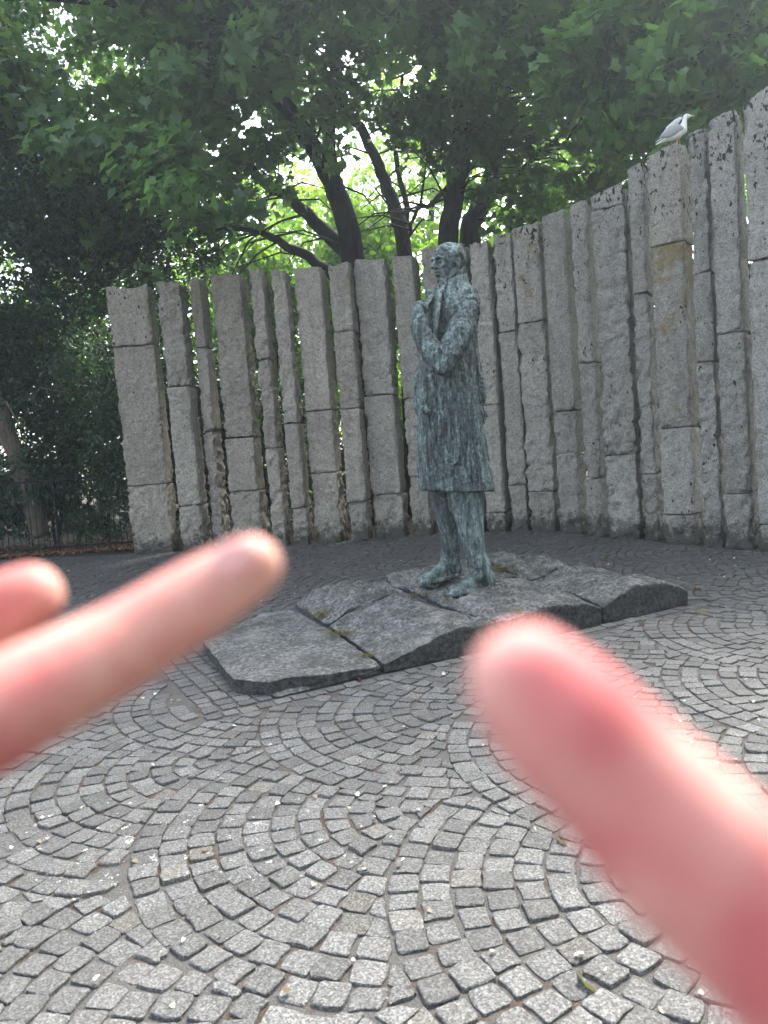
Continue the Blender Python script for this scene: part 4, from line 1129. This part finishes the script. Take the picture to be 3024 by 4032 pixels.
for k, (x, y, hh, lab) in enumerate([(12.5, 5.5, 14, 'broad unseen tree to the right of the plaza, added to block light'), (11.5, -2.5, 14, 'broad unseen tree behind the right shoulder of the camera, added to block light'), (5.5, -9.5, 13, 'unseen tree behind the camera, added to block light')]):  # trees added out of view to block light from the right
    tree('unseen_tree', lab, 'tree', (x, y), [([(x, y, -.1), (x, y, 4), (x + .3, y, 9)], .35, .12)], M_BARK, [(M_MAPLE, [((x, y, hh * .55), (4.2, 4.2, hh * .42))], 420, 30, .30, 'big', dict(spread=.8, gap=-.4))], 600 + 20 * k)
# understorey right behind the wall
def shrub(name, lab, x, y, rx, ry, h, mt, seed, n=90, lpc=26, size=.12, kind='oval', group='shrubs behind the wall'):
    t = thing(name, lab, 'shrub', (x, y, -.04), group)
    mb = MB(); rr = random.Random(seed)
    for i in range(5):
        a = rr.uniform(0, 6.28); mb.tube([(math.cos(a)*.05, math.sin(a)*.05, 0), (math.cos(a)*rx*.3, math.sin(a)*ry*.3, h*.5), (math.cos(a)*rx*.6, math.sin(a)*ry*.6, h*.85)], [.03, .02, .008], 6)
    mb.build('stem', M_BARK, t)
    crown(t, mt, [((x, y, h*.52), (rx, ry, h*.5))], n, lpc, size, kind, seed, .26, 'foliage', gap=-.2, gapsc=1.0)
    return t
for k, (x, y, rx, h, mt, lab) in enumerate([
  (-3.6, 19.3, 1.5, 3.4, M_SHRUB, 'dark shrub seen in the slits beside the broad fourth pillar'),
  (-3.9, 16.7, 1.2, 4.9, M_ELM, 'tall dark bush close behind the second to fourth pillars'),
  (-2.4, 17.2, 1.5, 4.6, M_ELM, 'tall dark bush close behind the fifth to eighth pillars'),
  (-1.6, 20.2, 1.4, 3.2, M_SHRUB, 'green shrub behind the slits left of the forked trunk'),
  (.5, 20.0, 1.4, 4.2, M_BACK, 'bright yellow-green shrub glowing in the gap left of the statue'),
  (3.0, 19.6, 1.7, 3.4, M_BACK, 'leafy shrub behind the statue and the pillars right of it'),
  (6.2, 17.5, 2.0, 3.6, M_SHRUB, 'dark shrub behind the right-hand pillars'),
  (6.4, 13.4, 1.7, 4.6, M_ELM, 'dark bush close behind the pillars under the gull'),
  (4.6, 15.6, 1.5, 4.4, M_ELM, 'dark bush close behind the pillars right of the statue'),
  (-4.9, 16.6, 1.5, 4.9, M_ELM, 'dark shrub at the free end of the wall behind the first pillars')]):
    shrub('shrub', lab, x, y, rx, .9, h, mt, 400 + k, 260 if mt is M_ELM else 170)
# laurels along the railings
LA, LB = gp(40, 2165), gp(520, 2140)
for k, (x, y, rx, h, lab, mt, sz) in enumerate([
  (-6.4, 17.6, 1.0, 2.5, 'glossy laurel bush beside the first pillar, above the railings', M_SHRUB, .115),
  (-7.7, 17.9, 1.1, 2.2, 'laurel bush behind the middle of the railings with a long arching spray', M_SHRUB, .115),
  (-9.2, 17.9, 1.2, 2.0, 'ivy-like dark bush behind the left part of the railings', M_SHRUB, .12),
  (-11.0, 17.8, 1.3, 2.4, 'dark bush at the left end of the railings, outside the photo', M_SHRUB, .12)]):
    shrub('laurel_bush', lab, x, y, rx, .7, h, mt, 430 + k, 120, 26, sz, 'oval', 'bushes behind the railings')
shrub('low_plant', 'low leafy plant growing through the railings near the leaf litter', float(gp(350, 2130)[0]), float(gp(350, 2140)[1]) - .05, .48, .30, .75, M_SHRUB, 450, 26, 22, .085, 'oval', 'plants at the railings')
shrub('low_plant', 'small pale weed at the foot of the railings near the left edge', float(gp(45, 2140)[0]), float(gp(45, 2160)[1]) - .1, .22, .2, .55, M_SHRUB, 451, 9, 16, .09, 'oval', 'plants at the railings')
# ------------------------------------------------------------------ railings
fa, fb = gp(-350, 2215), gp(530, 2152)
zt = atY(485, 1864, fb[1])[2]
fd = (fb - fa)[:2]; fl = np.linalg.norm(fd); fd = fd / fl
rl = thing('railings', 'low black iron railings running from the left edge to the first pillar', 'railings', (fa[0], fa[1], 0))
def bar_mesh(name, h, r):
    mb = MB(); mb.tube([(0, 0, -.02), (0, 0, h)], [r, r], 8, round_end=False); mb.tube([(0, 0, h), (0, 0, h + .05)], [r * 1.1, r * .2], 6, round_end=False)
    me = bpy.data.meshes.new(name); me.from_pydata(mb.v, [], mb.f); me.materials.append(M_IRON); return me
bm_ = bar_mesh('bar', zt + .02, .0095)
nb_ = int(fl / .125)
for i in range(nb_ + 1):
    u = fl * i / nb_; o = link('bar', bm_, None, rl, (fd[0] * u, fd[1] * u, 0)); o.rotation_euler = (random.uniform(-.012, .012), random.uniform(-.015, .015), 0)
for z in (zt - .03, .10):
    mb = MB(); a = np.array([0, 0, z]); b_ = np.array([fd[0] * fl, fd[1] * fl, z])
    Rm = np.array([[fd[0], -fd[1], 0], [fd[1], fd[0], 0], [0, 0, 1.0]])
    mb.box((a + b_) / 2, (fl / 2, .006, .019), Rm); mb.build('rail', M_IRON, rl, False)
for i in (0, nb_ // 3, 2 * nb_ // 3):
    u = fl * (i + .5) / nb_; mb = MB(); mb.box((fd[0]*u, fd[1]*u, zt/2), (.017, .017, zt/2 + .02)); mb.build('post', M_IRON, rl, False)
# ------------------------------------------------------------------ leaf litter, fallen leaves, tufts
def flat_leaves(name, pts, size, mat, kind='maple', parent=None, z=0.006, curl=.6):
    r = np.random.default_rng(len(pts)); n = len(pts)
    Pp = np.column_stack([pts, np.full(n, z) + r.random(n) * .012]); Nn = r.normal(size=(n, 3)) * curl * .45 + np.array([0, 0, 1.0]); Dd = r.normal(size=(n, 3)); Dd[:, 2] = 0
    return link(name, leaves_mesh(name, Pp, Nn, Dd, r.random(n), size, kind, r), mat, parent)
u = rng.random(2600); v = rng.normal(0, .16, 2600); u2 = rng.random(1800); v2 = rng.uniform(.0, 2.2, 1800)
A_ = np.array([fa[0] - 1, fa[1] + .02]); D_ = np.array([fb[0] - fa[0] + 1.4, fb[1] - fa[1]])
pA = A_ + u[:, None] * D_ + np.column_stack([v * .1, v - .06]); pB = A_ + u2[:, None] * D_ + np.column_stack([v2 * 0, v2])
o = flat_leaves('leaf_litter', np.concatenate([pA, pB]), .075, M_LITTER, 'oval'); tag(o, 'brown dry leaf litter along the foot of the railings', 'leaf litter', None, 'stuff')
# small debris on the paving
n = 520; pts = []
while len(pts) < n:
    y = rng.uniform(1.4, 14); x = rng.uniform(-.62 * y - .6, .62 * y + .6)
    if y < np.interp(x, WX, WY) - .05: pts.append((x, y))
o = flat_leaves('paving_debris', np.array(pts), .022, mat_leaf('debris', (.12, .08, .05), (.75, .68, .55), (.1, .1, .05), .05, .8), 'big'); tag(o, 'bits of seed husk, petal and leaf scattered over the setts', 'debris', None, 'stuff')
M_PALE = mat_leaf('yellowed leaf', (.30, .26, .09), (.50, .46, .22), (.2, .2, .05), .1, .7)
for (x, y, sz, lab, col) in [(2370, 2205, .17, 'curled brown leaf lying on the setts behind the stone base', 0), (2762, 2412, .13, 'pale yellow-green leaf on the setts right of the stone base', 1), (2300, 3870, .085, 'small yellow leaf in a joint at the lower right', 1),
   (2040, 2322, .07, 'tiny dry leaf on the setts', 0), (2205, 3310, .06, 'narrow yellowish leaf sliver in a joint beside the right finger', 1), (2745, 2320, .09, 'reddish dry leaf just past the right end of the stone base', 0), (1408, 2670, .08, 'dry leaf against the front foot of the stone base', 0), (215, 2120, .12, 'orange dry leaf caught at the railings', 0)]:
    if lab == 'tiny dry leaf on the setts': continue
    g_ = gp(x, y, .012); t = flat_leaves('fallen_leaf', np.array([[0.0, 0.0]]), sz, M_LITTER if col == 0 else M_PALE, 'maple', None, .0, 1.3)
    t.location = g_; tag(t, lab, 'leaf', 'single fallen leaves on the paving')
# tufts in the joints of the base
M_GRASS = mat_leaf('dry grass', (.20, .13, .05), (.16, .20, .05), (.2, .2, .05), .3, .7)
def tuft(lab, cpx, sp, nbl, h, seed, z):
    r = np.random.default_rng(seed); V = []; Fc = []; T = []
    c = gp(*cpx, z)
    for i in range(nbl):
        b_ = np.array([r.normal(0, sp), r.normal(0, sp * .45), 0]); q = r.uniform(0, 6.28); l = h * r.uniform(.4, 1.2); d = np.array([math.cos(q), math.sin(q), 0])
        s = np.array([-d[1], d[0], 0]) * .0022; p1 = b_ + d * l * .25 + np.array([0, 0, l * .6]); p2 = b_ + d * l * .8 + np.array([0, 0, l * .75]); k = len(V)
        V += [b_ - s, b_ + s, p1 + s, p1 - s, p2]; Fc += [(k, k+1, k+2, k+3), (k+3, k+2, k+4)]; T += [r.random()] * 5
    o = link('grass_tuft', mesh_np('grass_tuft', V, Fc, False, T), M_GRASS, None, c); tag(o, lab, 'grass', None, 'stuff')
tuft('green and straw tuft at the back of the joint between the flat slab and the mound', (1262, 2430), .045, 70, .09, 1, .13)
tuft('straw-coloured tuft in the middle of the joint of the stone base', (1335, 2500), .07, 110, .055, 2, .11)
tuft('small moss tuft near the front end of the joint of the stone base', (1442, 2585), .03, 70, .028, 3, .09)
tuft('mossy tuft left of the near shoe on the stone base', (1640, 2345), .08, 90, .03, 4, .24)
tuft('dark green moss clump right behind the near shoe', (1975, 2245), .06, 160, .05, 5, .27)
# ------------------------------------------------------------------ hands in front of the camera
M_SK1 = mat_skin('skin of the left hand', (0.60, 0.285, 0.24)); M_SK2 = mat_skin('skin of the right hand', (0.57, 0.235, 0.21)); M_SK3 = mat_skin('pale fingertip skin', (0.84, 0.60, 0.50))
M_NAIL = mat_plain('finger nail', (0.70, 0.36, 0.33), 0.5, .04, 200, .3)
def Hh(x, y, d): return atD(x, y, d)
def person_hand(lab, index, thumb, wrist, palm, fingers, mat, nail, extra=None):
    t = thing('hand', lab, 'hand', tuple(palm[0]))
    off = np.array(t.location); mb = MB()
    for pts, rad in [index, thumb] + fingers: mb.tube([np.array(p) - off for p in pts], rad, 16)
    for c, r in palm[1]: mb.tube([np.array(q) - off for q in c], r, 14)
    mb.tube([np.array(q) - off for q in wrist[0]], wrist[1], 18)
    remesh(mb, 'skin', mat, t, .0016, 8, None, .6)
    if nail is not None:
        c, ax, up_, sz = nail; n3 = np.cross(ax, up_); n3 /= np.linalg.norm(n3); u3 = np.cross(n3, ax)
        R = np.stack([ax, n3, u3], 1); m2 = MB(); m2.ell(np.array(c) - off, sz, R, 16, 10); m2.build('fingernail', M_NAIL, t)
    return t
# left hand: index finger pointing up and to the right, thumb tip above it
K = Hh(-620, 3130, .150)
ix = ([Hh(985, 2232, .180), Hh(800, 2345, .178), Hh(520, 2520, .172), Hh(250, 2670, .164), Hh(0, 2800, .157), K], [.0079, .0094, .0102, .0110, .0118, .0125])
md = ([Hh(112, 2352, .205), Hh(-60, 2430, .203), Hh(-280, 2560, .196), Hh(-560, 2850, .180), Hh(-850, 3150, .165)], [.0094, .0104, .0110, .0115, .012])
W1 = Hh(-1500, 3900, .19)
fing = []
for k in range(3):
    a = Hh(-1150 - 40*k, 3400 + 210*k, .160 + .006*k)
    fing.append(([a, a + RT*.030 - UP*.004 + _f*(-.01), a + RT*.036 - UP*.010 + _f*.016, a + RT*.012 - UP*.012 + _f*.024], [.0098 - .0005*k, .0092, .0085, .0075]))
pal = (Hh(-1000, 3450, .165), [([Hh(-700, 3200, .155), Hh(-1300, 3700, .18)], [.013, .018]), ([Hh(-760, 3420, .160), Hh(-1350, 3850, .185)], [.013, .018]), ([Hh(-800, 3650, .165), Hh(-1400, 3980, .19)], [.012, .017]), ([Hh(-900, 3160, .17), Hh(-1350, 3700, .185)], [.014, .018])])
ax = (ix[0][0] - ix[0][1]); ax /= np.linalg.norm(ax)
person_hand('blurred pink left hand whose straight index finger points up and right across the picture', ix, md, ([W1, W1 - RT*.10 - UP*.12 + _f*.03, W1 - RT*.22 - UP*.30 + _f*.02], [.022, .028, .036]), pal, fing, M_SK1,
            (Hh(925, 2200, .1722) , ax, UP*.35 - _f*.95 + RT * .05, (.0060, .0046, .0018)))
# right hand: index finger pointing up and to the left
ix2 = ([Hh(2085, 2700, .112), Hh(2190, 2810, .111), Hh(2420, 3040, .110), Hh(2700, 3330, .108), Hh(3050, 3680, .106), Hh(3560, 4200, .104)], [.0094, .0107, .0112, .0126, .0128, .0135])
th2 = ([Hh(3300, 5050, .135), Hh(3450, 5000, .128), Hh(3800, 4950, .12), Hh(4200, 5100, .115)], [.008, .009, .010, .013])
W2 = Hh(4900, 5600, .14)
f2 = []
for k in range(3):
    a = Hh(3850 + 170*k, 4050 + 130*k - 200, .105 + .008*k)
    f2.append(([a, a - RT*.020 + UP*.004 - _f*.004, a - RT*.024 - UP*.006 + _f*.018, a - RT*.006 - UP*.010 + _f*.022], [.0095, .009, .0082, .0072]))
pal2 = (Hh(4100, 4700, .12), [([Hh(3600, 4240, .106), Hh(4700, 5400, .135)], [.013, .018]), ([Hh(3900, 4200, .112), Hh(4850, 5350, .14)], [.013, .018]), ([Hh(4150, 4300, .12), Hh(5000, 5400, .145)], [.012, .017]), ([Hh(4000, 4900, .115), Hh(4800, 5500, .135)], [.014, .018])])
person_hand('strongly blurred pink right index finger reaching in from the lower right corner', ix2, th2, ([W2, W2 + RT*.10 - UP*.12, W2 + RT*.2 - UP*.32 - _f*.02], [.022, .028, .036]), pal2, f2, M_SK2, None)
print('leaf triangles', NLEAF, 'setts', len(setts))
